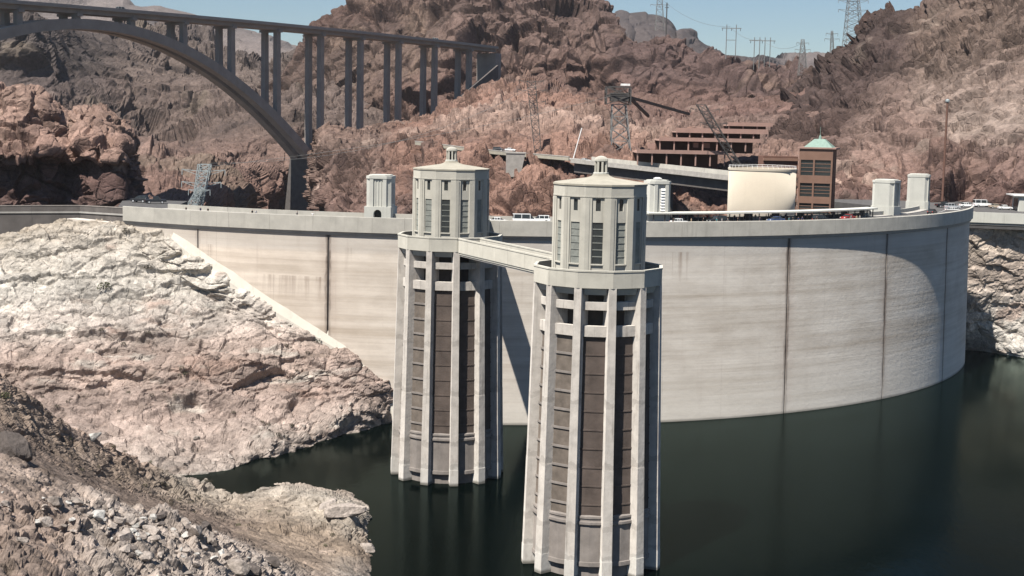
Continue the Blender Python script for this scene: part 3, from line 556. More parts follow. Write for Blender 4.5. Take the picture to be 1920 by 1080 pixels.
# ------------------------------------------------------------------ the dam
TH0, TH1 = R(-33.2), R(70.0)
def ths(a, b, step=1.0): return [a + (b - a) * i / max(1, round((b - a) / R(step))) for i in range(max(1, round((b - a) / R(step))) + 1)]
def th_of(px, py=440): p = at_dam(px, py); return math.atan2(p[0] - DAM_C[0], DAM_C[1] - p[1])
JOINTS = [th_of(371), th_of(616), th_of(1200), th_of(1480), th_of(1664), th_of(1776)]
STAINED = [(JOINTS[0], .35), (JOINTS[1], 1.0), (JOINTS[3], 1.0), (JOINTS[4], .85), (JOINTS[5], .7)]
def dam_mat():
    t = NT('dam_face'); g = t.new('ShaderNodeNewGeometry').outputs['Position']
    sx = t.new('ShaderNodeSeparateXYZ'); t.link(g, sx.inputs[0])
    th = t.math('ARCTAN2', t.math('SUBTRACT', sx.outputs[0], float(DAM_C[0])), t.math('SUBTRACT', float(DAM_C[1]), sx.outputs[1]))
    s = t.math('MULTIPLY', th, DAM_R); z = sx.outputs[2]
    cb = t.new('ShaderNodeCombineXYZ'); t.link(s, cb.inputs[0]); t.link(z, cb.inputs[1]); sv = cb.outputs[0]
    def mp(sc, loc=(0, 0, 0)):
        k = t.new('ShaderNodeMapping'); k.inputs['Scale'].default_value = sc; k.inputs['Location'].default_value = loc; t.link(sv, k.inputs[0]); return k.outputs[0]
    warm, grey = (0.66, 0.585, 0.50), (0.565, 0.525, 0.47)  # warmer concrete at left, also lightened for the stronger sun there
    side = t.new('ShaderNodeMapRange'); side.inputs[1].default_value = -55; side.inputs[2].default_value = 25; t.link(s, side.inputs[0])
    c = t.mix(side.outputs[0], warm, grey)
    band = t.noise(1.0, 5, 0.62, mp((0.012, 0.42, 1)))           # pour lifts
    c = t.mix(1.0, c, t.ramp(band, [(0.3, (0.80, 0.77, 0.73)), (0.5, 1.0), (0.7, (1.12, 1.13, 1.14))]), 'MULTIPLY')
    band2 = t.noise(1.0, 3, 0.7, mp((0.03, 1.6, 1)))
    c = t.mix(1.0, c, t.ramp(band2, [(0.3, 0.955), (0.7, 1.035)]), 'MULTIPLY')
    blot = t.noise(1.0, 6, 0.65, mp((0.09, 0.16, 1)))
    c = t.mix(1.0, c, t.ramp(blot, [(0.3, (0.86, 0.84, 0.82)), (0.62, 1.05)]), 'MULTIPLY')
    lift = t.math('PINGPONG', t.math('ADD', z, t.math('MULTIPLY', band, 0.4)), 0.76)          # lift seams 1.5 m apart
    c = t.mix(t.math('MULTIPLY', t.math('LESS_THAN', lift, 0.05), 0.10), c, (0.22, 0.19, 0.16))
    top = t.new('ShaderNodeMapRange'); top.inputs[1].default_value = 38.6; top.inputs[2].default_value = 39.6; t.link(t.math('ADD', z, t.math('MULTIPLY', band2, 1.2)), top.inputs[0])
    c = t.mix(t.math('MULTIPLY', top.outputs[0], 0.45), c, (0.50, 0.475, 0.44))
    rag = t.noise(1.0, 5, 0.7, mp((0.8, 0.22, 1))); rag2 = t.noise(1.0, 3, 0.6, mp((0.25, 0.07, 1), (7, 3, 0)))
    for jt, am in STAINED:
        d = t.math('ABSOLUTE', t.math('SUBTRACT', s, jt * DAM_R))
        d = t.math('ADD', d, t.math('MULTIPLY', t.math('SUBTRACT', rag, 0.5), 1.6))
        f = t.new('ShaderNodeMapRange'); f.inputs[1].default_value = 0.85; f.inputs[2].default_value = 0.25; t.link(d, f.inputs[0])
        fo = t.new('ShaderNodeMapRange'); fo.inputs[1].default_value = 3.2; fo.inputs[2].default_value = 0.4; t.link(d, fo.inputs[0])
        fade = t.math('MULTIPLY', t.ramp(rag2, [(0.3, 0.35), (0.6, 1.0)]), am)
        c = t.mix(t.math('MULTIPLY', t.math('MULTIPLY', fo.outputs[0], fade), 0.28), c, (0.25, 0.16, 0.12))
        c = t.mix(t.math('MULTIPLY', f.outputs[0], t.math('MULTIPLY', fade, 0.88)), c, (0.075, 0.052, 0.042))
    # drip stains below old seep lines
    drip = t.noise(1.0, 4, 0.75, mp((0.9, 0.02, 1), (3, 0, 0)))
    for a0, a1, z0, L, am in ((th_of(488), th_of(604), 32.6, 6, .55), (th_of(1262), th_of(1296), 39.5, 7.5, .8), (th_of(372), th_of(400), 38.8, 5, .5), (th_of(640), th_of(660), 39.5, 5, .4)):
        zz = t.new('ShaderNodeMapRange'); zz.inputs[1].default_value = z0 - L; zz.inputs[2].default_value = z0; t.link(z, zz.inputs[0])
        inside = t.math('MULTIPLY', t.math('MULTIPLY', t.math('GREATER_THAN', s, a0 * DAM_R), t.math('LESS_THAN', s, a1 * DAM_R)), t.math('LESS_THAN', z, z0))
        k = t.math('MULTIPLY', t.math('MULTIPLY', inside, zz.outputs[0]), t.ramp(drip, [(0.48, 0.0), (0.66, 1.0)]))
        c = t.mix(t.math('MULTIPLY', k, am), c, (0.2, 0.13, 0.09))
    # scrubbed mineral zone just above the water
    low = t.new('ShaderNodeMapRange'); low.inputs[1].default_value = 14; low.inputs[2].default_value = 2; t.link(t.math('ADD', z, t.math('MULTIPLY', t.math('SUBTRACT', blot, 0.5), 14.0)), low.inputs[0])
    c = t.mix(t.math('MULTIPLY', low.outputs[0], 0.5), c, (0.62, 0.595, 0.54))
    vj = t.math('PINGPONG', s, 7.6); c = t.mix(t.math('MULTIPLY', t.math('LESS_THAN', vj, 0.05), t.ramp(rag2, [(0.4, 0.0), (0.65, 0.35)])), c, (0.22, 0.18, 0.15))   # faint block joints
    run = t.noise(1.0, 4, 0.7, mp((0.55, 0.035, 1), (11, 2, 0))); c = t.mix(t.math('MULTIPLY', t.ramp(run, [(0.58, 0.0), (0.74, 1.0)]), 0.16), c, (0.25, 0.19, 0.15))
    wet = t.new('ShaderNodeMapRange'); wet.inputs[1].default_value = 0.9; wet.inputs[2].default_value = 0.45; t.link(t.math('ADD', z, t.math('MULTIPLY', blot, 0.5)), wet.inputs[0]); c = t.mix(t.math('MULTIPLY', wet.outputs[0], 0.6), c, (0.1, 0.095, 0.08))
    t.base(c); t.bump(t.math('ADD', t.math('MULTIPLY', band2, 0.35), t.noise(0.8, 6, 0.65, g)), 0.3, 0.2)
    return t.fin(0.9, 0.15)
M['dam'] = dam_mat()
dam = thing('arch_dam', 'curved pale concrete arch dam with parapet and dark vertical stains', 'dam', arc(0, DAM_R, 0))
def dpart(b, name, mat, smooth=False):
    o = b.build(name, mat, dam, smooth); o.matrix_parent_inverse = Matrix.Translation(dam.location).inverted(); return o
ends = [R(-42)] + JOINTS + [TH1]
for a, b in zip(ends[:-1], ends[1:]):
    gap = 0.0013
    dpart(MB().sweep([(DAM_R + 3.5, -30), (DAM_R + .85, -4), (DAM_R, 38), (DAM_R, 42.3), (DAM_R - 3, 42.3), (DAM_R - 3, -30)], ths(a + gap, b - gap)), 'face_block', 'dam', False)
dpart(MB().sweep([(DAM_R - 0.35, -20), (DAM_R - 0.35, 42.2), (DAM_R - 16, 42.2), (DAM_R - 60, -20)], ths(R(-42), TH1, 2)), 'dam_core', 'shaft')
# parapet in cast lengths, crest slab, road, walks, far parapet
dpart(MB().sweep([(DAM_R + .25, 42.3), (DAM_R + .55, 43.1), (DAM_R - 1, 43.1), (DAM_R - 1, 42.3)], ths(TH0, TH1)), 'cornice', 'soffit')
nP = 26
for i in range(nP):
    a = TH0 + (TH1 - TH0) * i / nP; b = TH0 + (TH1 - TH0) * (i + 1) / nP
    dpart(MB().sweep([(DAM_R + .82, 43.1), (DAM_R + .82, CREST - .12), (DAM_R + .74, CREST), (DAM_R + .32, CREST), (DAM_R + .25, CREST - .12), (DAM_R + .25, 43.1)], ths(a + .00012, b - .00012)), 'parapet_panel', 'crest')
dpart(MB().sweep([(DAM_R + .25, 43.1), (DAM_R + .25, 45.35), (DAM_R - 14, 45.35), (DAM_R - 14, 43.1)], ths(TH0, TH1, 2)), 'crest_slab', 'soffit')
dpart(MB().sweep([(DAM_R + .24, 45.35), (DAM_R + .24, 45.56), (DAM_R - 2.0, 45.56), (DAM_R - 2.0, 45.35)], ths(TH0, TH1, 2)), 'sidewalk', 'walk')
dpart(MB().sweep([(DAM_R - 11.5, 45.35), (DAM_R - 11.5, 45.56), (DAM_R - 13.7, 45.56), (DAM_R - 13.7, 45.35)], ths(TH0, TH1, 2)), 'sidewalk', 'walk')
dpart(MB().sweep([(DAM_R - 2.0, 45.35), (DAM_R - 2.0, 45.4), (DAM_R - 11.5, 45.4), (DAM_R - 11.5, 45.35)], ths(TH0, TH1, 2)), 'roadway', 'asphalt')
dpart(MB().sweep([(DAM_R - 6.85, 45.4), (DAM_R - 6.85, 45.41), (DAM_R - 7.0, 45.41), (DAM_R - 7.0, 45.4)], ths(TH0, TH1, 1)), 'road_line', 'white')
for i in range(13):
    a = TH0 + (TH1 - TH0) * i / 13; b = TH0 + (TH1 - TH0) * (i + 1) / 13
    dpart(MB().sweep([(DAM_R - 13.7, 45.35), (DAM_R - 13.7, CREST), (DAM_R - 14.1, CREST), (DAM_R - 14.1, 45.35)], ths(a + .0003, b - .0003)), 'far_parapet_panel', 'crest')
# smooth concrete fillet where the face meets the hillside
fp = [(318, 447), (345, 470), (380, 500), (430, 531), (480, 566), (535, 598), (590, 632), (640, 662), (680, 700), (712, 728), (728, 762), (745, 800)]
wf = [3, 10, 15, 16, 16, 15, 15, 14, 13, 12, 12, 12]
A = [at_dam(x + 7, y - w_ - 8, DAM_R + .02) for (x, y), w_ in zip(fp, wf)]; B = [at_dam(x + 3, y - 2, DAM_R + 1.2) for x, y in fp]
B = [b + np.array([0, 0, -.2]) for b in B]; D_ = [b + np.array([0, 1.5, -8.0]) for b in B]; A_ = [a + np.array([0, 1.2, 0]) for a in A]
f = MB(); n = len(fp); f.add(A + B + D_ + A_, [(i, i + 1, n + i + 1, n + i) for i in range(n - 1)] + [(n + i, n + i + 1, 2 * n + i + 1, 2 * n + i) for i in range(n - 1)] + [(3 * n + i, 3 * n + i + 1, i + 1, i) for i in range(n - 1)])
M['fillet'] = weathered('bright_fillet', (0.70, 0.66, 0.58), 0.05, 0.4, 0.5)
dpart(f, 'abutment_fillet', 'fillet')

# ------------------------------------------------------------------ intake towers
OFF = R(9.4)                      # corner direction of the twelve sided towers
NEAR = np.array([13.28, 222.29]); FARt = np.array([-12.03, 277.99])
def pol(r, a, z): return (r * math.sin(a), -r * math.cos(a), z)
def intake_tower(loc, label):
    t = thing('intake_tower', label, 'tower', (loc[0], loc[1], 0))
    P = lambda b, n, m_, par=t: b.build(n, m_, par)
    RIM = 46.9
    # shaft: plain base drum, plinth ring, then rack bays
    P(MB().lathe([(9.1, -12), (9.1, 1.9), (9.6, 1.9), (9.5, 8.2)], 24, OFF), 'base_drum', 'shaft')
    P(MB().lathe([(9.52, 8.2), (9.78, 8.4), (9.78, 8.75), (9.55, 8.9), (9.55, 9.15), (9.68, 9.3), (9.68, 9.6), (9.0, 9.8)], 24, OFF), 'ring', 'shaft')
    P(MB().lathe([(9.75, 1.9), (9.75, 2.5), (9.6, 2.6)], 24, OFF), 'plinth', 'shaft')
    P(MB().lathe([(6.6, 9.0), (6.6, 44.3)], 24, OFF), 'inner_drum', 'void_shade')
    fw = 0.92                     # half width of a fin
    bay = {}
    for i in range(12):
        a0 = OFF + i * R(30); am = a0 + R(15)
        # rack bay between two fins
        if not bay:
            b = MB(); hw = 8.5 * math.tan(R(15)) + .05
            b.hexa([(-hw - .2, -9.15, 9.6), (hw + .2, -9.15, 9.6), (hw, -7.9, 9.6), (-hw, -7.9, 9.6)], [(-hw, -8.5, 37.0), (hw, -8.5, 37.0), (hw, -7.9, 37.0), (-hw, -7.9, 37.0)])
            for k in range(9): yk = 9.15 - .65 * (1.7 + 2.85 * k) / 27.4; b.box(-hw - .1, hw + .1, -yk - .09, -yk + .1, 11.2 + 2.85 * k, 11.42 + 2.85 * k)
            bay['rack'] = b.mesh('rack_panel'); bay['rack_pale'] = bay['rack'].copy(); bay['rack_pale'].materials.append(M['rack_pale'])
            b = MB(); hw = 8.6 * math.sin(R(15)) + .1
            b.box(-hw, hw, -8.95, -8.1, 36.9, 38.5); bay['b2'] = b.mesh('cross_beam')
            b = MB(); b.box(-hw, hw, -8.85, -8.1, 40.9, 42.1); bay['b1'] = b.mesh('cross_beam')
            b = MB(); hw = 9.35 * math.sin(R(15)) - .75
            b.box(-hw, hw, -9.35, -8.6, 43.75, 44.25); b.box(-hw, hw, -9.2, -8.6, 43.45, 43.75); b.box(-hw, hw, -9.05, -8.6, 43.2, 43.45); bay['mould'] = b.mesh('moulding')
            # fin: battered pier with a thicker foot
            b = MB()
            def sec(r0, r1, w, z): return [(-w, -r1, z), (w, -r1, z), (w, -r0, z), (-w, -r0, z)]
            S = [sec(6.6, 11.2, .8, -12), sec(6.6, 10.98, .78, 3.0), sec(6.6, 10.93, .76, 3.1), sec(6.6, 10.6, .7, 16.9), sec(6.6, 10.57, .67, 17.1), sec(6.6, 10.02, .57, 43.8), sec(6.6, 10.0, .57, 44.3)]
            for lo, hi in zip(S[:-1], S[1:]):
                k = len(b.v); b.v += lo + hi; b.f += [(k + j, k + (j + 1) % 4, k + 4 + (j + 1) % 4, k + 4 + j) for j in range(4)]
            b.f.append((0, 3, 2, 1)); k = len(b.v) - 4; b.f.append((k, k + 1, k + 2, k + 3))
            bay['fin'] = b.mesh('fin')
            bm = bmesh.new(); bm.from_mesh(bay['fin']); bmesh.ops.remove_doubles(bm, verts=bm.verts, dist=.001); bmesh.ops.recalc_face_normals(bm, faces=bm.faces); bm.to_mesh(bay['fin']); bm.free()
        link_mesh('rack_panel', bay['rack_pale'] if i in (9, 10) else bay['rack'], 'rack', t, rz=am); link_mesh('cross_beam', bay['b2'], 'fin', t, rz=am)
        link_mesh('cross_beam', bay['b1'], 'fin', t, rz=am); link_mesh('moulding', bay['mould'], 'concrete', t, rz=am)
        link_mesh('fin', bay['fin'], 'fin', t, rz=a0)
        if i in (9, 10):
            if 'rung' not in bay:
                b = MB()
                for k in range(9): yk = 9.15 - .65 * (1.7 + 2.85 * k) / 27.4; b.box(-2.0, 2.0, -yk - .2, -yk - .1, 11.15 + 2.85 * k, 11.5 + 2.85 * k)
                bay['rung'] = b.mesh('rungs')
            link_mesh('rungs', bay['rung'], 'shaft', t, rz=am)['kind'] = 'stuff'
    # deck and its parapet of twelve panels
    P(MB().lathe([(9.7, 44.25), (9.7, 45.5)], 12, OFF), 'deck_slab', 'deck_shaded')
    for i in range(12):
        a0 = OFF + i * R(30); a1 = a0 + R(30); e = .0009
        lo = [pol(10.12, a0 + e, 44.25), pol(10.12, a1 - e, 44.25), pol(9.72, a1 - e, 44.25), pol(9.72, a0 + e, 44.25)]
        hi = [pol(10.12, a0 + e, 46.65), pol(10.12, a1 - e, 46.65), pol(9.72, a1 - e, 46.65), pol(9.72, a0 + e, 46.65)]
        P(MB().hexa(lo, hi), 'parapet_panel', 'concrete')
        lo = [pol(10.2, a0, 46.65), pol(10.2, a1, 46.65), pol(9.66, a1, 46.65), pol(9.66, a0, 46.65)]
        P(MB().hexa(lo, [(x, y, RIM) for x, y, z in lo]), 'coping', 'concrete')
    # gate house: each of twelve sides is a wall with a tall recess, a small window and a tall window
    HR = 7.3; ap = HR * math.cos(R(15)); hw = HR * math.sin(R(15)); EAVE = 59.2
    side = {}
    b = MB(); rw = 0.92
    b.box(-hw + .001, -rw, -ap, -ap + .6, 45.5, 57.55); b.box(rw, hw - .001, -ap, -ap + .6, 45.5, 57.55)
    b.box(-hw + .001, hw - .001, -ap, -ap + .6, 57.55, EAVE)                        # wall over the string course
    b.box(-rw, rw, -ap + .22, -ap + .6, 53.8, 55.5); b.box(-rw, -.36, -ap + .22, -ap + .6, 55.5, 57.55); b.box(.36, rw, -ap + .22, -ap + .6, 55.5, 57.55)
    b.box(-rw, rw, -ap + .22, -ap + .6, 45.5, 47.6); b.box(-.36, .36, -ap + .22, -ap + .6, 57.3, 57.55)
    b.box(-rw, -.78, -ap + .22, -ap + .6, 47.6, 53.8); b.box(.78, rw, -ap + .22, -ap + .6, 47.6, 53.8)
    side['wall'] = b.mesh('wall_panel')
    side['pane_s'] = MB().box(-.36, .36, -ap + .42, -ap + .5, 55.5, 57.3).mesh('pane')
    b = MB(); b.box(-.78, .78, -ap + .36, -ap + .46, 47.6, 53.8); side['pane'] = b.mesh('pane'); side['pane_dark'] = b.mesh('pane')
    b = MB()
    for k in range(1, 6): b.box(-.78, .78, -ap + .29, -ap + .36, 47.6 + k * 1.03, 47.72 + k * 1.03)
    side['bars'] = b.mesh('window_bars')
    side['course'] = MB().box(-hw, hw, -ap - .06, -ap, 57.55, 57.75).mesh('string_course')
    side['sill'] = MB().box(-.95, .95, -ap - .05, -ap + .3, 47.42, 47.6).mesh('sill')
    for i in range(12):
        am = OFF + R(15) + i * R(30)
        wpn = link_mesh('wall_panel', side['wall'], 'concrete', t, rz=am)
        link_mesh('pane', side['pane_s'], 'glass', wpn)
        link_mesh('pane', side['pane'] if i % 4 != 3 else side['pane_dark'], 'louver' if i % 4 != 3 else 'glass', wpn); link_mesh('window_bars', side['bars'], 'louver', wpn)
        link_mesh('string_course', side['course'], 'concrete', wpn); link_mesh('sill', side['sill'], 'concrete', wpn)
        # corner pilaster
        a0 = OFF + i * R(30)
        b = MB(); q = .62
        lo = [pol(HR + .09, a0, 45.5)]
        c0 = pol(HR + .09, a0, 0); ca, sa = math.cos(a0), math.sin(a0)
        e1 = (math.cos(am), math.sin(am)); a_prev = am - R(30); e0 = (math.cos(a_prev), math.sin(a_prev))
        pts = [(c0[0] - e0[0] * q, c0[1] - e0[1] * q), (c0[0], c0[1]), (c0[0] + e1[0] * q, c0[1] + e1[1] * q), (c0[0] * .93, c0[1] * .93)]
        P(b.prism(pts, 45.5, 57.4), 'pilaster', 'concrete')
    P(MB().lathe([(6.2, 45.5), (6.2, 59.0)], 12, OFF), 'inner_wall', 'void_shade')
    roof = P(MB().lathe([(7.0, EAVE), (7.42, EAVE + .02), (7.42, EAVE + .28), (7.1, EAVE + .34), (2.2, 60.25), (1.5, 60.5), (1.25, 60.75), (1.2, 60.85)], 12, OFF), 'roof', 'roof')
    lb = MB().lathe([(1.2, 60.8), (1.2, 61.05), (1.05, 61.1)], 12, OFF); 
    lan = P(lb, 'lantern', 'tower_white')
    for i in range(8):
        a = OFF + i * R(45); b = MB(); p0 = pol(.9, a, 61.0); p1 = pol(.85, a, 62.75); b.bar(p0, p1, .3, .3); P(b, 'lantern_post', 'concrete', lan)
    P(MB().lathe([(.4, 61.0), (.4, 62.75)], 8, OFF), 'lantern_core', 'void_shade', lan)
    P(MB().lathe([(1.0, 62.7), (1.08, 62.85), (1.0, 63.15), (.72, 63.42), (.3, 63.56), (.02, 63.6)], 16, OFF, cap1=False), 'lantern_cap', 'concrete', lan)
    return t
tn = intake_tower(NEAR, 'nearer intake tower, largest in view, standing in the water before the dam')
tf = intake_tower(FARt, 'farther intake tower, behind and left of the nearer one, footbridge joined to its deck')

def foot_bridge(p, q, label, w=4.6):
    p, q = np.array(p), np.array(q); d = q - p; L = float(np.hypot(*d)); a = math.atan2(d[1], d[0])
    t = thing('footbridge', label, 'footbridge', (p[0], p[1], 43.6), a)
    MB().box(0, L, -w / 2 + .3, w / 2 - .3, 1.0, 1.9).build('deck_slab', 'deck_shaded', t)
    for s in (-1, 1):
        y0, y1 = sorted((s * w / 2, s * (w / 2 - .3)))
        MB().box(0, L, y0, y1, .55, 3.0).build('parapet_wall', 'concrete', t)
        yy = sorted((s * (w / 2 + .07), s * (w / 2 - .36))); MB().box(0, L, yy[0], yy[1], 3.0, 3.25).build('coping', 'concrete', t)
        yy = sorted((s * (w / 2 - .12), s * (w / 2 - .8))); MB().box(0, L, yy[0], yy[1], .2, .55).build('girder', 'concrete', t)
        yy = sorted((s * (w / 2 - .25), s * (w / 2 - .8))); MB().box(0, L, yy[0], yy[1], -.1, .2).build('girder_flange', 'soffit', t)
    return t
u = (FARt - NEAR) / np.hypot(*(FARt - NEAR)); apr = 9.7
foot_bridge(NEAR + u * apr, FARt - u * apr, 'pale concrete footbridge joining the decks of the two intake towers')
ang = R(5.6); v = np.array([math.sin(ang), math.cos(ang)])
q = FARt.copy(); 
while np.hypot(*(q - DAM_C)) > DAM_R + .8: q = q + v * .05
foot_bridge(FARt + v * apr, q, 'concrete footbridge hidden behind the farther intake tower, reaching the dam crest')
# ------------------------------------------------------------------ highway arch bridge down the canyon
def quad_fit(ss, zs):
    return np.polyfit(ss, zs, 2)
def bridge_D(px): return 1.0 / (1 / 684.0 + px / 919.0 * (1 / 1036.0 - 1 / 684.0))
DK = [(0, 4.6), (110, 10), (218, 16), (320, 23.5), (441, 37), (524, 46.5), (607, 55.5), (690, 64), (770, 72), (850, 79.5), (919, 87)]
dkp = np.array([at(x, y, bridge_D(x)) for x, y in DK])
BR0 = dkp[0, :2]; bd = dkp[-1, :2] - BR0; bL = np.hypot(*bd); bd /= bL; bn = np.array([bd[1], -bd[0]])      # bn points towards the camera side
sv_ = (dkp[:, :2] - BR0) @ bd; zfit = quad_fit(sv_, dkp[:, 2])
def bz(s): return float(np.polyval(zfit, s))
def bs(px):                                      # distance along the bridge for a photograph column
    d = ray(px, 60); A_ = np.array([[bd[0], -d[0]], [bd[1], -d[1]]]); r = np.linalg.solve(A_, -BR0); return float(r[0])
def bp(s, o, z): p = BR0 + bd * s + bn * o; return (p[0], p[1], z)
arch = thing('arch_bridge', 'grey concrete highway arch bridge on twin columns spanning the canyon behind the dam', 'bridge', bp(0, 0, 0))
def apart(b, name, mat, par=None, smooth=False):
    o = b.build(name, mat, par or arch, smooth); o.matrix_parent_inverse = Matrix.Translation(arch.location).inverted(); return o
PIERS = [bs(x) for x in (-75, 22, 131, 234, 332, 422, 508, 590, 665, 737, 805, 870)]
s_end = bs(917)
sc = bs(165); ss_ = bs(567)
zc = at(165, 47, bridge_D(165))[2]; zs = at(563, 292, bridge_D(563))[2]
def rib_z(s): return zc - (zc - zs) * ((s - sc) / (ss_ - sc)) ** 2
W = 4.6                                          # half spacing of the twin ribs and columns
edges = [PIERS[0] - 20] + PIERS + [s_end]
for a, b in zip(edges[:-1], edges[1:]):
    n = 4; S = [a + (b - a) * i / n for i in range(n + 1)]
    for nm, o0, o1, z0, z1, mt in (('girder', -6.0, 6.0, -3.7, -1.5, 'bridge'), ('deck_slab', -8.2, 8.2, -1.5, -.9, 'girder'), ('barrier', 7.8, 8.25, -.9, .15, 'girder'), ('barrier', -8.25, -7.8, -.9, .15, 'girder')):
        m_ = MB(); g_ = .04
        for i in range(n):
            s0 = S[i] + (g_ if i == 0 else 0); s1 = S[i + 1] - (g_ if i == n - 1 else 0)
            m_.add([bp(s0, o0, bz(s0) + z0), bp(s0, o1, bz(s0) + z0), bp(s0, o1, bz(s0) + z1), bp(s0, o0, bz(s0) + z1), bp(s1, o0, bz(s1) + z0), bp(s1, o1, bz(s1) + z0), bp(s1, o1, bz(s1) + z1), bp(s1, o0, bz(s1) + z1)],
                   [(0, 1, 5, 4), (1, 2, 6, 5), (2, 3, 7, 6), (3, 0, 4, 7)] + ([(3, 2, 1, 0)] if i == 0 else []) + ([(4, 5, 6, 7)] if i == n - 1 else []))
        bm = m_.mesh(nm); q_ = bmesh.new(); q_.from_mesh(bm); bmesh.ops.remove_doubles(q_, verts=q_.verts, dist=.001); q_.to_mesh(bm); q_.free()
        o = link_mesh(nm, bm, mt, arch); o.matrix_parent_inverse = Matrix.Translation(arch.location).inverted()
FOOT = {7: at(590, 262, 770)[2], 8: at(665, 262, 800)[2], 9: at(737, 240, 830)[2], 10: at(805, 226, 900)[2], 11: at(870, 180, 950)[2]}
for i, s in enumerate(PIERS):
    zt = bz(s) - 3.7
    apart(MB().hexa([bp(s - 1.5, -7.6, zt - 1.4), bp(s + 1.5, -7.6, zt - 1.4), bp(s + 1.5, 7.6, zt - 1.4), bp(s - 1.5, 7.6, zt - 1.4)], [bp(s - 1.5, -7.6, zt), bp(s + 1.5, -7.6, zt), bp(s + 1.5, 7.6, zt), bp(s - 1.5, 7.6, zt)]), 'pier_cap', 'bridge')
    foot = rib_z(s) if s < ss_ - 4 else FOOT.get(i, zs) - 8
    for o_ in (-W, W):
        w = 1.5
        apart(MB().hexa([bp(s - w * 1.1, o_ - w * 1.1, foot), bp(s + w * 1.1, o_ - w * 1.1, foot), bp(s + w * 1.1, o_ + w * 1.1, foot), bp(s - w * 1.1, o_ + w * 1.1, foot)], [bp(s - w, o_ - w, zt - 1.4), bp(s + w, o_ - w, zt - 1.4), bp(s + w, o_ + w, zt - 1.4), bp(s - w, o_ + w, zt - 1.4)]), 'column', 'bridge')
nr = 40; S = [sc - (ss_ - sc) + 2 * (ss_ - sc) * i / nr for i in range(nr + 1)]
for o_ in (-W, W):
    m_ = MB(); vs = []
    for s in S:
        sl = -2 * (zc - zs) * (s - sc) / (ss_ - sc) ** 2; k = math.sqrt(1 + sl * sl); h = 2.5
        for dz_, do in ((-h, -2.6), (-h, 2.6), (h, 2.6), (h, -2.6)):
            vs.append(bp(s - dz_ * sl / k, o_ + do, rib_z(s) + dz_ / k))
    m_.add(vs, [(4 * i + j, 4 * i + (j + 1) % 4, 4 * i + 4 + (j + 1) % 4, 4 * i + 4 + j) for i in range(nr) for j in range(4)] + [(0, 1, 2, 3), (4 * nr + 3, 4 * nr + 2, 4 * nr + 1, 4 * nr)])
    apart(m_, 'arch_rib', 'bridge')
for k in range(1, 12):
    s = sc - (ss_ - sc) + 2 * (ss_ - sc) * k / 12; z = rib_z(s)
    apart(MB().bar(bp(s, -W + 2.6, z), bp(s, W - 2.6, z), 2.2, 2.2), 'rib_strut', 'bridge')
apart(MB().hexa([bp(ss_ - 7, -9, zs - 46), bp(ss_ + 14, -9, zs - 46), bp(ss_ + 14, 9, zs - 46), bp(ss_ - 7, 9, zs - 46)], [bp(ss_ - 1, -8, zs + 3), bp(ss_ + 8, -8, zs + 3), bp(ss_ + 8, 8, zs + 3), bp(ss_ - 1, 8, zs + 3)]), 'skewback', 'dark_and_shaded_wall')  # dark colour stands in for the shade on the block
e0, e1 = bs(792), bs(912)
apart(MB().hexa([bp(e0, 9.0, FOOT[10] - 12), bp(e1, 9.0, bz(e1) - 22), bp(e1, 10.5, bz(e1) - 22), bp(e0, 10.5, FOOT[10] - 12)], [bp(e0, 9.0, FOOT[10] + 1.0), bp(e1, 9.0, bz(e1) - 13), bp(e1, 10.5, bz(e1) - 13), bp(e0, 10.5, FOOT[10] + 1.0)]), 'retaining_wall', 'dark_and_shaded_wall')
apart(MB().hexa([bp(s_end - 3, -8, bz(s_end) - 24), bp(s_end + 4, -8, bz(s_end) - 24), bp(s_end + 4, 8, bz(s_end) - 24), bp(s_end - 3, 8, bz(s_end) - 24)], [bp(s_end - 3, -8, bz(s_end) - 4.6), bp(s_end + 4, -8, bz(s_end) - 4.6), bp(s_end + 4, 8, bz(s_end) - 4.6), bp(s_end - 3, 8, bz(s_end) - 4.6)]), 'abutment', 'bridge')

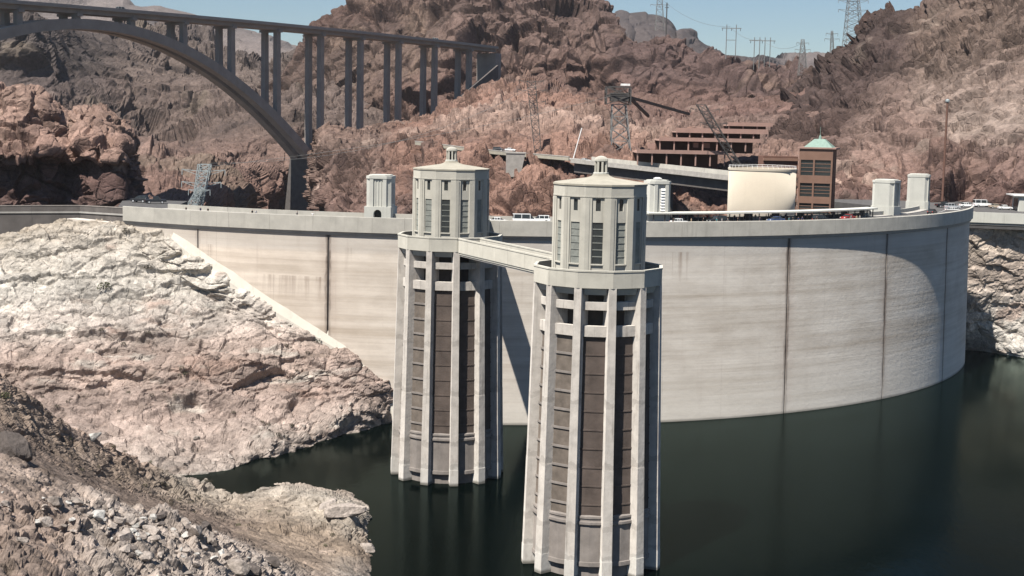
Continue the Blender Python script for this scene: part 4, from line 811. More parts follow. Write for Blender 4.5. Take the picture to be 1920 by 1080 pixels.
# ------------------------------------------------------------------ small towers standing on the crest
def crest_tower(px, ztop, wid, label, style):
    p = at_dam(px, 400, DAM_R - 14.6); th = math.atan2(p[0] - DAM_C[0], DAM_C[1] - p[1])
    t = thing('crest_tower', label, 'tower', (p[0], p[1], 45.4), th, 'small towers on the dam crest')
    H = ztop - 45.4; h = wid / 2; c = wid * .16
    octo = lambda k, kk=1.0: [(-h * k + c * kk, -h * k), (h * k - c * kk, -h * k), (h * k, -h * k + c * kk), (h * k, h * k - c * kk), (h * k - c * kk, h * k), (-h * k + c * kk, h * k), (-h * k, h * k - c * kk), (-h * k, -h * k + c * kk)]
    B = MB(); hw = wid * .19
    if style == 'arch':                          # plinth with an arched doorway
        yf = -h * 1.1
        outer = [(-h * 1.08, 0), (-h * 1.08, 2.9), (h * 1.08, 2.9), (h * 1.08, 0)]
        for s in (-1, 1):
            x0, x1 = sorted((s * .95, s * h * 1.08)); B.box(x0, x1, yf, h, 0, 2.9)
        arcp = [(.95 * math.cos(a), 1.25 + .95 * math.sin(a)) for a in [math.pi * i / 10 for i in range(11)]]
        for (xa, za), (xb, zb) in zip(arcp[:-1], arcp[1:]):
            B.hexa([(xa, yf, za), (xb, yf, zb), (xb, yf, 2.9), (xa, yf, 2.9)], [(xa, h, za), (xb, h, zb), (xb, h, 2.9), (xa, h, 2.9)])
        B.build('plinth', 'tower_white', t); MB().box(-.95, .95, -h * .7, -h * .7 + .1, 0, 2.3).build('doorway', 'glass', t)
        z0 = 2.9
    else:
        MB().prism(octo(1.07), 0, 2.4).build('plinth', 'tower_white', t); z0 = 2.4
    # shaft with a recessed fluted panel on the front
    sh = MB(); yb = -h
    sh.prism([(x, max(y, -h + .35)) for x, y in octo(1.0)], z0, H - .9)
    sh.build('shaft', 'tower_white', t)
    for s in (-1, 1):
        x0, x1 = sorted((s * hw, s * (h - c))); MB().box(x0, x1, -h, -h + .36, z0, H - .9).build('pilaster', 'tower_white', t)
    if style == 'louver':
        n = 8
        for k in range(n):
            za = z0 + .4 + (H - 2.2 - z0) * k / n; dz = (H - 2.2 - z0) / n
            MB().hexa([(-hw * .1, -h + .3, za), (hw * .95, -h + .3, za), (hw * .95, -h + .34, za + dz * .8), (-hw * .1, -h + .34, za + dz * .8)], [(-hw * .1, -h + .05, za), (hw * .95, -h + .05, za), (hw * .95, -h + .3, za + dz * .8), (-hw * .1, -h + .3, za + dz * .8)]).build('louver', 'white', t)
    else:
        for k in (-1, 0, 1): MB().box(k * hw * .62 - .12, k * hw * .62 + .12, -h + .2, -h + .36, z0, H - .9).build('flute', 'tower_white', t)
    MB().box(h - .02, h + .05, -h * .35, h * .35, z0 + .6, H - 2).build('shade_side_panel', 'soffit', t)  # darker strip paints shade onto the side away from the sun
    MB().prism(octo(1.03), H - .9, H - .25).build('cornice', 'tower_white', t)
    MB().prism(octo(.86), H - .25, H).build('crown', 'tower_white', t)
    if style == 'louver': MB().lathe([(.9, H), (1.1, H + .35), (.5, H + .6)], 10, cx=0, cy=0).build('roof_vent', 'white', t)
    return t
def z_at(px, py, r): return float(at_dam(px, py, r)[2])
crest_tower(714, z_at(714, 327, DAM_R - 15), 5.9, 'small fluted concrete tower with arched doorway left of the farther intake tower', 'arch')
crest_tower(1231, z_at(1231, 337, DAM_R - 15), 5.3, 'small white crest tower with a column of louvres, right of the nearer intake tower', 'louver')
crest_tower(1660, z_at(1660, 336, DAM_R - 15), 6.2, 'white crest tower beside a brown lattice slope, left of the taller white one', 'flute')
crest_tower(1720, z_at(1720, 326, DAM_R - 15), 6.0, 'rightmost white crest tower, nearest the right end of the dam', 'flute')

# ------------------------------------------------------------------ long flat canopy over the far footway of the crest
rc = DAM_R - 11.9; zc0 = z_at(1300, 398, rc); tA, tB = th_of(1212), th_of(1628)
pA = at_dam(1212, 400, rc); pB = at_dam(1636, 396, rc)
tA = math.atan2(pA[0] - DAM_C[0], DAM_C[1] - pA[1]); tB = math.atan2(pB[0] - DAM_C[0], DAM_C[1] - pB[1])
can = thing('walkway_canopy', 'long thin white canopy on dark posts along the crest road', 'canopy', arc((tA + tB) / 2, rc, 45.56))
def cpart(b, n, m_): o = b.build(n, m_, can); o.matrix_parent_inverse = Matrix.Translation(can.location).inverted(); return o
cpart(MB().sweep([(rc + 1.5, zc0 - .35), (rc + 1.5, zc0), (rc - 1.7, zc0 + .1), (rc - 1.7, zc0 - .35)], ths(tA, tB)), 'roof_slab', 'tower_white')
npost = 26
for i in range(npost):
    a = tA + (tB - tA) * (i + .5) / npost
    cpart(MB().bar(arc(a, rc + .9, 45.56), arc(a, rc + .9, zc0 - .35), .24), 'post', 'dark_steel')
for i in range(0, npost - 1):
    if i % 4 == 2: continue
    a0 = tA + (tB - tA) * (i + .5) / npost; a1 = tA + (tB - tA) * (i + 1.5) / npost
    cpart(MB().sweep([(rc - 1.4, 45.56), (rc - 1.4, 46.5 + .9 * ((i * 7) % 3 == 0)), (rc - 1.5, 46.5 + .9 * ((i * 7) % 3 == 0)), (rc - 1.5, 45.56)], [a0 + .001, a1 - .001]), 'back_panel', 'dark_steel')

# ------------------------------------------------------------------ guard walls beyond both ends of the crest
t = thing('guard_wall', 'dark grey roadside guard wall running left from the end of the dam', 'wall', at(110, 430, 360))
def wpart(b, n, m_, t_): o = b.build(n, m_, t_); o.matrix_parent_inverse = Matrix.Translation(t_.location).inverted(); return o
e = arc(TH0, DAM_R + .5, 0)
PL = [np.array([e[0] - .2, e[1] + 1.0]), at(150, 396, 368)[:2], at(60, 399, 370)[:2], at(-40, 402, 371)[:2], at(-200, 402, 372)[:2]]
ZL = [46.2, 45.4, 45.0, 44.6, 44.6]
for i in range(len(PL) - 1):
    a, b = PL[i], PL[i + 1]; d = (b - a) / np.hypot(*(b - a)); n = np.array([-d[1], d[0]]); n = n if n[1] < 0 else -n
    a = a + d * .03; b = b - d * .03
    def seg(o0, o1, za0, za1, zb0, zb1): return MB().hexa([(*(a + n * o0), za0), (*(b + n * o0), zb0), (*(b + n * o1), zb0), (*(a + n * o1), za0)], [(*(a + n * o0), za1), (*(b + n * o0), zb1), (*(b + n * o1), zb1), (*(a + n * o1), za1)])
    z0, z1 = ZL[i], ZL[i + 1]
    wpart(seg(0, -.6, z0 - 14, z0 - 2.0, z1 - 14, z1 - 2.0), 'wall_panel', 'dark_and_shaded_wall', t)
    wpart(seg(.25, -.7, z0 - 2.0, z0 - 1.6, z1 - 2.0, z1 - 1.6), 'ledge', 'soffit', t)
    wpart(seg(.05, -.6, z0 - 1.6, z0 - .2, z1 - 1.6, z1 - .2), 'upper_panel', 'dark_and_shaded_wall', t)
    wpart(seg(.15, -.7, z0 - .2, z0, z1 - .2, z1), 'coping', 'shaft', t)
q4 = [arc(TH0, DAM_R - .3, 0), arc(TH0, DAM_R - 13.9, 0), at(352, 390, 398), at(232, 390, 402), at(222, 400, 371)]
tag(MB().hexa([(a_[0], a_[1], 36) for a_ in q4], [(a_[0], a_[1], 45.2) for a_ in q4]).build('approach_road', 'asphalt'), kind='structure')
ra = at(1808, 397, 437); rb = at(2120, 402, 424)
t2 = thing('guard_wall', 'bright white guard wall past the right end of the dam', 'wall', tuple(ra[:2]) + (40,))
d = (rb - ra)[:2]; L = np.hypot(*d); d = d / L; nrm = np.array([d[1], -d[0]])
for i in range(8):
    a = ra[:2] + d * L * i / 8; b = ra[:2] + d * (L * (i + 1) / 8 - .04); zt = ra[2]
    wpart(MB().hexa([(*a, zt - 3.1), (*b, zt - 3.1), (*(b - nrm * .6), zt - 3.1), (*(a - nrm * .6), zt - 3.1)], [(*a, zt), (*b, zt), (*(b - nrm * .6), zt), (*(a - nrm * .6), zt)]), 'wall_panel', 'tower_white', t2)
    wpart(MB().hexa([(*(a - nrm * .4), zt - 3.8), (*(b - nrm * .4), zt - 3.8), (*(b - nrm * 3), zt - 3.8), (*(a - nrm * 3), zt - 3.8)], [(*(a - nrm * .4), zt - 3.1), (*(b - nrm * .4), zt - 3.1), (*(b - nrm * 3), zt - 3.1), (*(a - nrm * 3), zt - 3.1)]), 'wall_foot', 'crest', t2)
# level ground with parking behind the right wall
zg = ra[2] - .9
gp = MB(); q = [at(1770, 390, 425), at(1770, 385, 482), at(2130, 385, 478), rb]
gp.hexa([(*ra[:2] - nrm * .6, zg - 4), (*rb[:2] - nrm * .6, zg - 4), (rb[0] + 20, 486, zg - 4), (96, 486, zg - 4)], [(*ra[:2] - nrm * .6, zg), (*rb[:2] - nrm * .6, zg), (rb[0] + 20, 486, zg + 1.6), (96, 486, zg + 1.6)])
tag(gp.build('car_park', 'asphalt'), kind='structure')

# ------------------------------------------------------------------ visitor buildings
dc = at(1428, 360, 415); dr = 125 / 2 / F_PX * 415 * 1.0
ztop = at(1428, 317, 415 - dr)[2]; 
vc = thing('round_building', 'windowless cream round building behind the crest', 'building', (dc[0], dc[1], 36))
MB().lathe([(dr, 0), (dr, ztop - 36 - .6)], 64).build('wall', 'cream', vc, True)
MB().lathe([(dr + .15, ztop - 36 - .6), (dr + .2, ztop - 36), (dr - .35, ztop - 36), (dr - .35, ztop - 36 - .5)], 64).build('parapet', 'cream', vc)
MB().lathe([(dr - .3, ztop - 36 - .9), (dr - .3, ztop - 36 - .7)], 48).build('roof_deck', 'walk', vc)
for k in range(40):
    a = 2 * math.pi * k / 40; MB().bar(pol(dr - .1, a, ztop - 36), pol(dr - .1, a, ztop - 36 + .75), .08).build('rail_post', 'white', vc)
MB().lathe([(dr - .05, ztop - 36 + .7), (dr - .05, ztop - 36 + .8), (dr - .15, ztop - 36 + .8), (dr - .15, ztop - 36 + .7)], 64, cap0=False, cap1=False).build('handrail', 'white', vc)
# red-brown block with a green copper roof
p = at(1526, 390, 432); sx = 62 / F_PX * 432; zt = at(1526, 279, 432)[2]; zb = 40.0
bt_ = thing('copper_roof_building', 'red-brown stair block with stacked windows and green copper roof', 'building', (p[0], p[1], zb), R(-20))
H = zt - zb; x0, x1 = -sx / 2, sx / 2; dp = 8.0
MB().box(x0, x1, .5, dp, 0, H).build('core', 'brick_dark_shade', bt_)
for z0, z1 in ((H - 3.3, H), (H - 10.2, H - 7.9), (H - 16.2, H - 14.2), (0, H - 19.5)): MB().box(x0, x1, 0, .5, z0, z1).build('spandrel', 'brick', bt_)
for xx in (x0, x0 + sx * .42, x1 - .5):
    for z0, z1 in ((H - 7.9, H - 3.3), (H - 14.2, H - 10.2), (H - 19.5, H - 16.2)): MB().box(xx, xx + .5, 0, .5, z0, z1).build('pier', 'brick', bt_)
for z0, z1 in ((H - 7.9, H - 3.3), (H - 14.2, H - 10.2), (H - 19.5, H - 16.2)):
    for xa, xb in ((x0 + .5, x0 + sx * .42), (x0 + sx * .42 + .5, x1 - .5)):
        wn_ = MB().box(xa, xb, .42, .49, z0, z1).build('window', 'glass', bt_)
        for k in range(1, 4): MB().box(xa, xb, .32, .42, z0 + (z1 - z0) * k / 4 - .08, z0 + (z1 - z0) * k / 4 + .08).build('transom', 'brick', wn_)
MB().box(x1, x1 + .12, 1.2, dp - 1, 0, H - 4).build('shade_side_panel', 'brick_dark_shade', bt_)  # right side's shade laid on as a darker panel
MB().box(x0 - .5, x1 + .9, -.5, dp + .5, H, H + .45).build('cornice', 'garage', bt_)
cx_ = (x0 + x1) / 2 + .4
rf = MB().hexa([(cx_ - 4.2, .4, H + .45), (cx_ + 4.2, .4, H + .45), (cx_ + 4.2, dp - .4, H + .45), (cx_ - 4.2, dp - .4, H + .45)], [(cx_ - 1.5, 2.8, H + 2.9), (cx_ + 1.5, 2.8, H + 2.9), (cx_ + 1.5, dp - 2.8, H + 2.9), (cx_ - 1.5, dp - 2.8, H + 2.9)]).build('roof', 'copper', bt_)
MB().lathe([(.5, H + 2.9), (.35, H + 3.6), (.06, H + 4.2), (.05, H + 6.5)], 8, cx=cx_, cy=dp / 2).build('finial', 'copper', rf)
# low dark wing with horizontal louvre bands
p = at(1461, 390, 440); sx2 = 66 / F_PX * 440; zt2 = at(1461, 293, 440)[2]
wg = thing('louvred_wing', 'dark brown low wing with horizontal bands between the round building and red-brown block', 'building', (p[0], p[1], 40), R(4))
MB().box(-sx2 / 2, sx2 / 2, .6, 7, 0, zt2 - 40).build('core', 'brick_dark_shade', wg)
nb = 8
for k in range(nb):
    z = (zt2 - 40) * (k + .45) / nb; MB().box(-sx2 / 2, sx2 / 2, 0, .6, z, z + .75).build('band', 'brick', wg)
# terraced parking garage
def garage_level(px0, px1, y0, y1, y2, D, depth, name_i):
    a = at(px0, y0, D); b = at(px1, y0, D); z1 = a[2]; z0 = at(px0, y1, D)[2]; zb = at(px0, y2, D)[2]
    x0, x1 = a[0], b[0]
    G = lambda bb, n, m_: wpart(bb, n, m_, gar)
    G(MB().box(x0, x1, D, D + .35, z0, z1), 'parapet_band', 'garage'); G(MB().box(x0 + .1, x1 - .1, D + .35, D + depth, z0, z0 + .5), 'floor_slab', 'garage')
    n = max(2, int((x1 - x0) / 4.6))
    for i in range(n + 1):
        x = x0 + .4 + (x1 - x0 - .8) * i / n; G(MB().box(x - .22, x + .22, D + .5, D + 1.0, zb, z0), 'column', 'garage')
    G(MB().box(x0 + .2, x1 - .2, D + depth - .6, D + depth, zb - 1, z0), 'rear_wall', 'brick_dark_shade')
    return x0, x1, zb
gar = thing('parking_garage', 'terraced rose concrete parking garage with dark open levels on the hillside', 'garage', tuple(at(1300, 310, 500)))
garage_level(1366, 1449, 229, 236, 241, 545, 14, 0); garage_level(1268, 1440, 239.5, 248.5, 257, 535, 16, 1)
garage_level(1236, 1428, 257, 264, 281, 520, 18, 2); garage_level(1194, 1362, 280, 287, 309, 505, 20, 3)
for x, y, w_, h_ in ((1305, 272, 9, 9), (1325, 273, 12, 9), (1222, 274, 14, 10)):
    p = at(x, y, 524); wpart(MB().box(p[0] - w_ / 10.4, p[0] + w_ / 10.4, 524, 525, p[2] - h_ / 10.4, p[2] + h_ / 10.4), 'stair_panel', 'garage', gar)

# road viaduct with shade painted dark under its deck in front of the garage
va, vb = at(1070, 297, 545), at(1380, 330, 452)
via = thing('road_viaduct', 'grey road viaduct with pale parapet and deep shaded girder below the garage', 'viaduct', tuple(va))
d = (vb - va)[:2]; L = np.hypot(*d); d = d / L; nv_ = np.array([d[1], -d[0]]); nv_ = nv_ if nv_[1] < 0 else -nv_
def vseg(s0, s1, o0, o1, z0, z1):
    zz = lambda s: va[2] + (vb[2] - va[2]) * s / L
    P_ = lambda s, o, z: (*(va[:2] + d * s + nv_ * o), zz(s) + z)
    return MB().hexa([P_(s0, o0, z0), P_(s1, o0, z0), P_(s1, o1, z0), P_(s0, o1, z0)], [P_(s0, o0, z1), P_(s1, o0, z1), P_(s1, o1, z1), P_(s0, o1, z1)])
for i in range(10):
    wpart(vseg(L * i / 10 + .03, L * (i + 1) / 10 - .03, 0, -.3, -1.15, 0), 'parapet_panel', 'walk', via); wpart(vseg(L * i / 10 + .03, L * (i + 1) / 10 - .03, -9, -9.3, -.9, .7), 'parapet_panel', 'crest', via)
wpart(vseg(0, L, .2, -9.3, -1.6, -1.16), 'deck_slab', 'walk', via); wpart(vseg(0, L, -1.6, -8, -5.2, -1.6), 'girder', 'dark_and_shaded_wall', via)  # girder colour carries the shade below the deck
for f_ in (.12, .55, .98): wpart(vseg(L * f_ - 1, L * f_ + 1, -2.2, -7.4, -22, -5.2), 'pier', 'dark_and_shaded_wall', via)

# narrow road cut into the pink bench, with its kerb wall
RD = [(600, 240, 742), (778, 264, 640), (860, 274, 618), (932, 282, 600), (1005, 288, 585), (1066, 293, 565)]
rdw = thing('bench_road_wall', 'thin stone road wall crossing the pink rock bench above the farther intake tower', 'wall', tuple(at(*RD[2])))
pr = [at(*q) for q in RD]
for a, b in zip(pr[1:-1], pr[2:]):
    d = (b - a)[:2]; d = d / np.hypot(*d); n = np.array([d[1], -d[0]]); n = n if n[1] < 0 else -n
    def rseg(o0, o1, z0, z1): return MB().hexa([(*(a[:2] + n * o0), a[2] + z0), (*(b[:2] + n * o0), b[2] + z0), (*(b[:2] + n * o1), b[2] + z0), (*(a[:2] + n * o1), a[2] + z0)], [(*(a[:2] + n * o0), a[2] + z1), (*(b[:2] + n * o0), b[2] + z1), (*(b[:2] + n * o1), b[2] + z1), (*(a[:2] + n * o1), a[2] + z1)])
    wpart(rseg(0, -.5, -1.7, -.3), 'wall_panel', 'roof', rdw); wpart(rseg(.1, -.6, -.3, 0), 'coping', 'walk', rdw); wpart(rseg(-.6, -9, -1.6, -1.2), 'road_slab', 'walk', rdw)
ab = at(966, 288, 578)
bl = thing('concrete_abutment', 'tan concrete abutment block on the bench road', 'abutment', (ab[0], ab[1], at(966, 332, 578)[2]))
hh = ab[2] - at(966, 332, 578)[2]
MB().hexa([(-3.6, 0, 0), (2.2, 0, 0), (2.2, 6, 0), (-3.6, 6, 0)], [(-3.6, 0, hh), (4.0, 0, hh), (4.0, 6, hh), (-3.6, 6, hh)]).build('block', 'walk', bl)
MB().box(-3.9, 4.3, -.25, 6, hh, hh + .5).build('cap', 'walk', bl)
# low white building at the right edge
p = at(1918, 388, 452)
wb = thing('roadside_building', 'low white building with a projecting roof at the right edge', 'building', (p[0], p[1], zg + .3), R(-6))
MB().box(-1.2, 14, 0, 9, 0, 5.0).build('wall', 'tower_white', wb); MB().box(-3.2, 15, -.8, 9.5, 5.0, 5.35).build('roof', 'white', wb); MB().box(-1.21, -1.2, 1.5, 7.5, .4, 4.2).build('opening', 'glass', wb)
# ------------------------------------------------------------------ steel lattice towers and poles
def lattice(body, base, top, w0, w1, n, bw=0.28, ax=(1, 0)):
    """four legged lattice mast from base to top, braced on every side"""
    base, top = Vector(base), Vector(top); ex = Vector((ax[0], ax[1], 0)); ey = Vector((-ax[1], ax[0], 0))
    lev = []
    for i in range(n + 1):
        f = i / n; c = base.lerp(top, f); w = (w0 + (w1 - w0) * f) / 2
        lev.append([c + ex * (sx * w) + ey * (sy * w) for sx, sy in ((-1, -1), (1, -1), (1, 1), (-1, 1))])
    for a, b in zip(lev[:-1], lev[1:]):
        for j in range(4):
            body.bar(a[j], b[j], bw); k = (j + 1) % 4
            body.bar(a[j], b[k], bw * .6); body.bar(a[k], b[j], bw * .6); body.bar(b[j], b[k], bw * .6)
    return lev
def pylon(px, yb, yt, D, w0, w1, n, arms, label, mat='steel', lean=0.0, bw=.3, group='lattice transmission towers', ddepth=0.0):
    b0 = at(px, yb, D); zt = at(px + lean, yt, D + ddepth); t = thing('lattice_tower', label, 'pylon', tuple(b0), 0, group)
    m_ = MB(); lattice(m_, b0 - b0, zt - b0, w0, w1, n, bw); 
    o = m_.build('lattice_body', mat, t); o['kind'] = 'stuff'
    for f, L, dr in arms:
        c = (zt - b0) * f; k = MB()
        for s in (-1, 1):
            k.bar(c + np.array([0, 0, 0]), c + np.array([s * L, 0, dr]), bw * .8); k.bar(c + np.array([0, 0, -L * .25]), c + np.array([s * L, 0, dr]), bw * .6)
            k.bar(c + np.array([s * L, 0, dr]), c + np.array([s * L, 0, dr - 1.6]), bw * .8)
        k.bar(c + np.array([0, 0, 0]), c + np.array([0, 0, -L * .25]), bw * .8)
        k.build('cross_arm', mat, t)
    return t, b0, zt
pylon(1600, 88, -22, 790, 10, 4.2, 9, [(.62, 8, .5), (.78, 8, .5), (.94, 7, .5)], 'tallest steel transmission tower, cut off by the top edge above the saddle', bw=.26)
pylon(1505, 142, 74, 960, 6, 1.8, 8, [(.72, 5, .3), (.9, 4, .3)], 'slim steel transmission tower standing alone in the notch of the saddle', bw=.24)
pylon(1237, 58, -12, 1120, 7, 3.0, 7, [(.7, 7, .3), (.92, 7, .3)], 'steel transmission tower on the ridge at the top centre', bw=.26)
pylon(1560, 108, 58, 800, 2.2, .9, 6, [(.7, 4, .2), (.9, 3.2, .2)], 'thin pole-like transmission tower just left of the tallest one', bw=.2)
pylon(1010, 300, 152, 590, 2.6, 3.4, 12, [(.72, 5, 1.0), (.86, 6, 1.2), (.98, 5, 1.0)], 'dark lattice tower leaning left over the pink bench', 'dark_steel', lean=-14, bw=.26)
pylon(1392, 326, 196, 500, 2.4, 3.0, 10, [(.7, 4.5, 1), (.9, 5, 1)], 'dark lattice tower leaning left in front of the parking garage', 'dark_steel', lean=-78, bw=.2)
pylon(368, 400, 308, 405, 2.4, 3.2, 8, [(.6, 5.5, .6), (.85, 6, .6)], 'pale green-grey lattice tower leaning over the canyon behind the dam at left', 'pale_steel', lean=16, bw=.2)
pylon(352, 402, 352, 402, 3.2, 1.6, 5, [(.9, 3, .2)], 'short pale lattice stub left of the leaning pale tower', 'pale_steel', lean=24, bw=.18)
# H-frames on the skyline
def hframe(px, yb, yt, D, n, gap, label):
    b0 = at(px, yb, D); H = at(px, yt, D)[2] - b0[2]; t = thing('pole_structure', label, 'power pole', tuple(b0), 0, 'pole structures on the saddle')
    for i in range(n): x = (i - (n - 1) / 2) * gap; MB().bar((x, 0, -4), (x, 0, H), .55, n=6).build('pole', 'steel', t)
    w = (n - 1) / 2 * gap + 3.5
    MB().box(-w, w, -.2, .2, H * .86, H * .86 + .5).build('cross_beam', 'steel', t)
    if n == 2: MB().box(-w * .5, w * .5, -.2, .2, H * .45, H * .45 + .4).build('cross_beam', 'steel', t)
    for i in range(3): x = (i - 1) * w * .9; MB().bar((x, 0, H * .86), (x, 0, H * .86 - 1.6), .35, n=6).build('insulator', 'dark_steel', t)
hframe(1370, 100, 46, 1010, 2, 6.6, 'two-legged steel power frame on the skyline ridge')
hframe(1428, 120, 70, 1000, 4, 3.6, 'four-legged steel power frame right of the two-legged one')
b0 = at(1249, 60, 1110); t = thing('skyline_pole', 'tall slim dark pole beside the ridge-top steel tower', 'pole', tuple(b0)); MB().bar((0, 0, -3), (0, 0, at(1249, 5, 1110)[2] - b0[2]), .9, n=8).build('shaft', 'dark_steel', t); MB().box(-1.5, 1.5, -.2, .2, 18, 18.4).build('cross_arm', 'dark_steel', t)
b0 = at(1766, 392, 468); t = thing('brown_pole', 'tall slender rust-brown pole rising behind the right end of the crest', 'pole', tuple(b0)); Hh = at(1766, 192, 468)[2] - b0[2]
MB().lathe([(.42, -4), (.34, Hh)], 10).build('shaft', 'rust_pole', t); MB().lathe([(.5, Hh), (.7, Hh + .3), (.7, Hh + .8), (.2, Hh + 1.1)], 10).build('lamp_head', 'pale_steel', t)
a, b = at(1074, 292, 570), at(1091, 240, 570); t = thing('leaning_mast', 'thin white mast leaning right above the viaduct', 'mast', tuple(a)); d = b - a
MB().bar((0, 0, -2), tuple(d), .42, n=8).build('shaft', 'white', t); MB().lathe([(.5, -2.2), (.5, -1.8)], 8).build('base_plate', 'steel', t)
# cableway head tower with machine house and two booms
b0 = at(1165, 282, 585); zt = at(1160, 196, 585) - b0
t = thing('cableway_tower', 'dark steel cableway tower with boxed head frame and white top sheet', 'tower', tuple(b0))
m_ = MB(); lattice(m_, (0, 0, -6), (zt[0], 0, zt[2]), 8.5, 5.5, 5, .42); m_.build('lattice_body', 'steel', t)['kind'] = 'stuff'
hz = at(1158, 163, 585)[2] - b0[2]
m_ = MB(); lattice(m_, (zt[0] - .4, 0, zt[2]), (zt[0] - .4, 0, hz), 9.6, 9.6, 2, .5); m_.build('head_frame', 'dark_steel', t)['kind'] = 'stuff'
MB().box(zt[0] - 3.5, zt[0] + 3.8, -3, 3, zt[2] + 1.2, zt[2] + 4.6).build('machine_house', 'dark_steel', t)
MB().box(zt[0] + .6, zt[0] + 4.2, -2.2, 1.8, hz + .5, hz + 1.3).build('top_sheet', 'white', t)
for (x, y, D2) in ((1216, 218, 600), (1292, 214, 620)):
    q = at(x, y, D2) - b0; m_ = MB(); m_.bar((zt[0] + 4, -.5, zt[2] + 3), tuple(q), .9, 1.1); m_.build('boom', 'dark_steel', t)
# overhead wires
wm = M['dark_steel']
def wire(a, b, sag, label, r=.055):
    a, b = np.array(a), np.array(b); n = 14; m_ = MB(); P_ = [a + (b - a) * i / n - np.array([0, 0, sag * 4 * (i / n) * (1 - i / n)]) for i in range(n + 1)]
    for p_, q_ in zip(P_[:-1], P_[1:]): m_.bar(p_, q_, 2 * r, n=3)
    me = m_.mesh('overhead_wire'); bm = bmesh.new(); bm.from_mesh(me); bmesh.ops.remove_doubles(bm, verts=bm.verts, dist=.02); bm.to_mesh(me); bm.free()
    o = link_mesh('overhead_wire', me, 'steel'); tag(o, label, 'wire', 'overhead wires')
wire(at(372, 314, 405), at(1160, 176, 585), 3, 'thin wire strung from the pale leaning tower to the cableway tower')
wire(at(392, 306, 405), at(1005, 158, 590), 8, 'thin wire from the pale leaning tower to the dark leaning tower')
wire(at(1370, 50, 1010), at(1237, -5, 1120), 6, 'thin wire on the skyline from the ridge tower to the two-legged frame', .1)
wire(at(1428, 74, 1000), at(1505, 80, 960), 5, 'thin wire on the skyline between the four-legged frame and the slim tower', .1)
wire(at(1370, 52, 1010), at(1428, 74, 1000), 3, 'thin wire on the skyline between the two-legged and four-legged frames', .1)

# ------------------------------------------------------------------ vehicles
CARP = {}
def paint(name, c): 
    if name not in M: M[name] = plain(name, c, 0.3, 0.5)
    return name
for nm, c in (('paint_white', (.8, .8, .78)), ('paint_black', (.02, .02, .022)), ('paint_silver', (.45, .46, .47)), ('paint_red', (.3, .03, .025)), ('paint_blue', (.05, .08, .16)), ('paint_tan', (.4, .34, .26))): paint(nm, c)
M['tyre'] = plain('tyre_rubber', (.02, .02, .02), .9, .2); M['lamp'] = plain('lamp_lens', (.5, .1, .08), .3, .5); M['headlamp'] = plain('headlamp_lens', (.8, .8, .78), .2, .5)
SHAPES = {  # side profiles: body outline and glasshouse outline (x forward, z up)
    'sedan': (4.6, 1.8, [(-2.3, .35), (-2.3, .85), (-2.2, .98), (-1.2, 1.0), (1.0, .98), (2.15, .8), (2.3, .62), (2.3, .35)], [(-1.75, 1.0), (-1.0, 1.42), (.35, 1.44), (1.15, .98)]),
    'suv': (4.8, 1.95, [(-2.4, .4), (-2.4, 1.1), (-2.3, 1.18), (.95, 1.15), (2.25, 1.0), (2.4, .8), (2.4, .4)], [(-2.3, 1.17), (-2.1, 1.78), (.2, 1.8), (1.05, 1.15)]),
    'van': (5.8, 2.1, [(-2.9, .4), (-2.9, 1.35), (1.6, 1.3), (2.7, 1.1), (2.9, .8), (2.9, .4)], [(-2.88, 1.34), (-2.8, 2.3), (1.1, 2.32), (2.05, 1.28)]),
    'pickup': (5.6, 2.0, [(-2.8, .5), (-2.8, 1.15), (-.6, 1.18), (1.2, 1.15), (2.6, 1.05), (2.8, .85), (2.8, .5)], [(-.75, 1.17), (-.6, 1.85), (.7, 1.86), (1.35, 1.15)])}
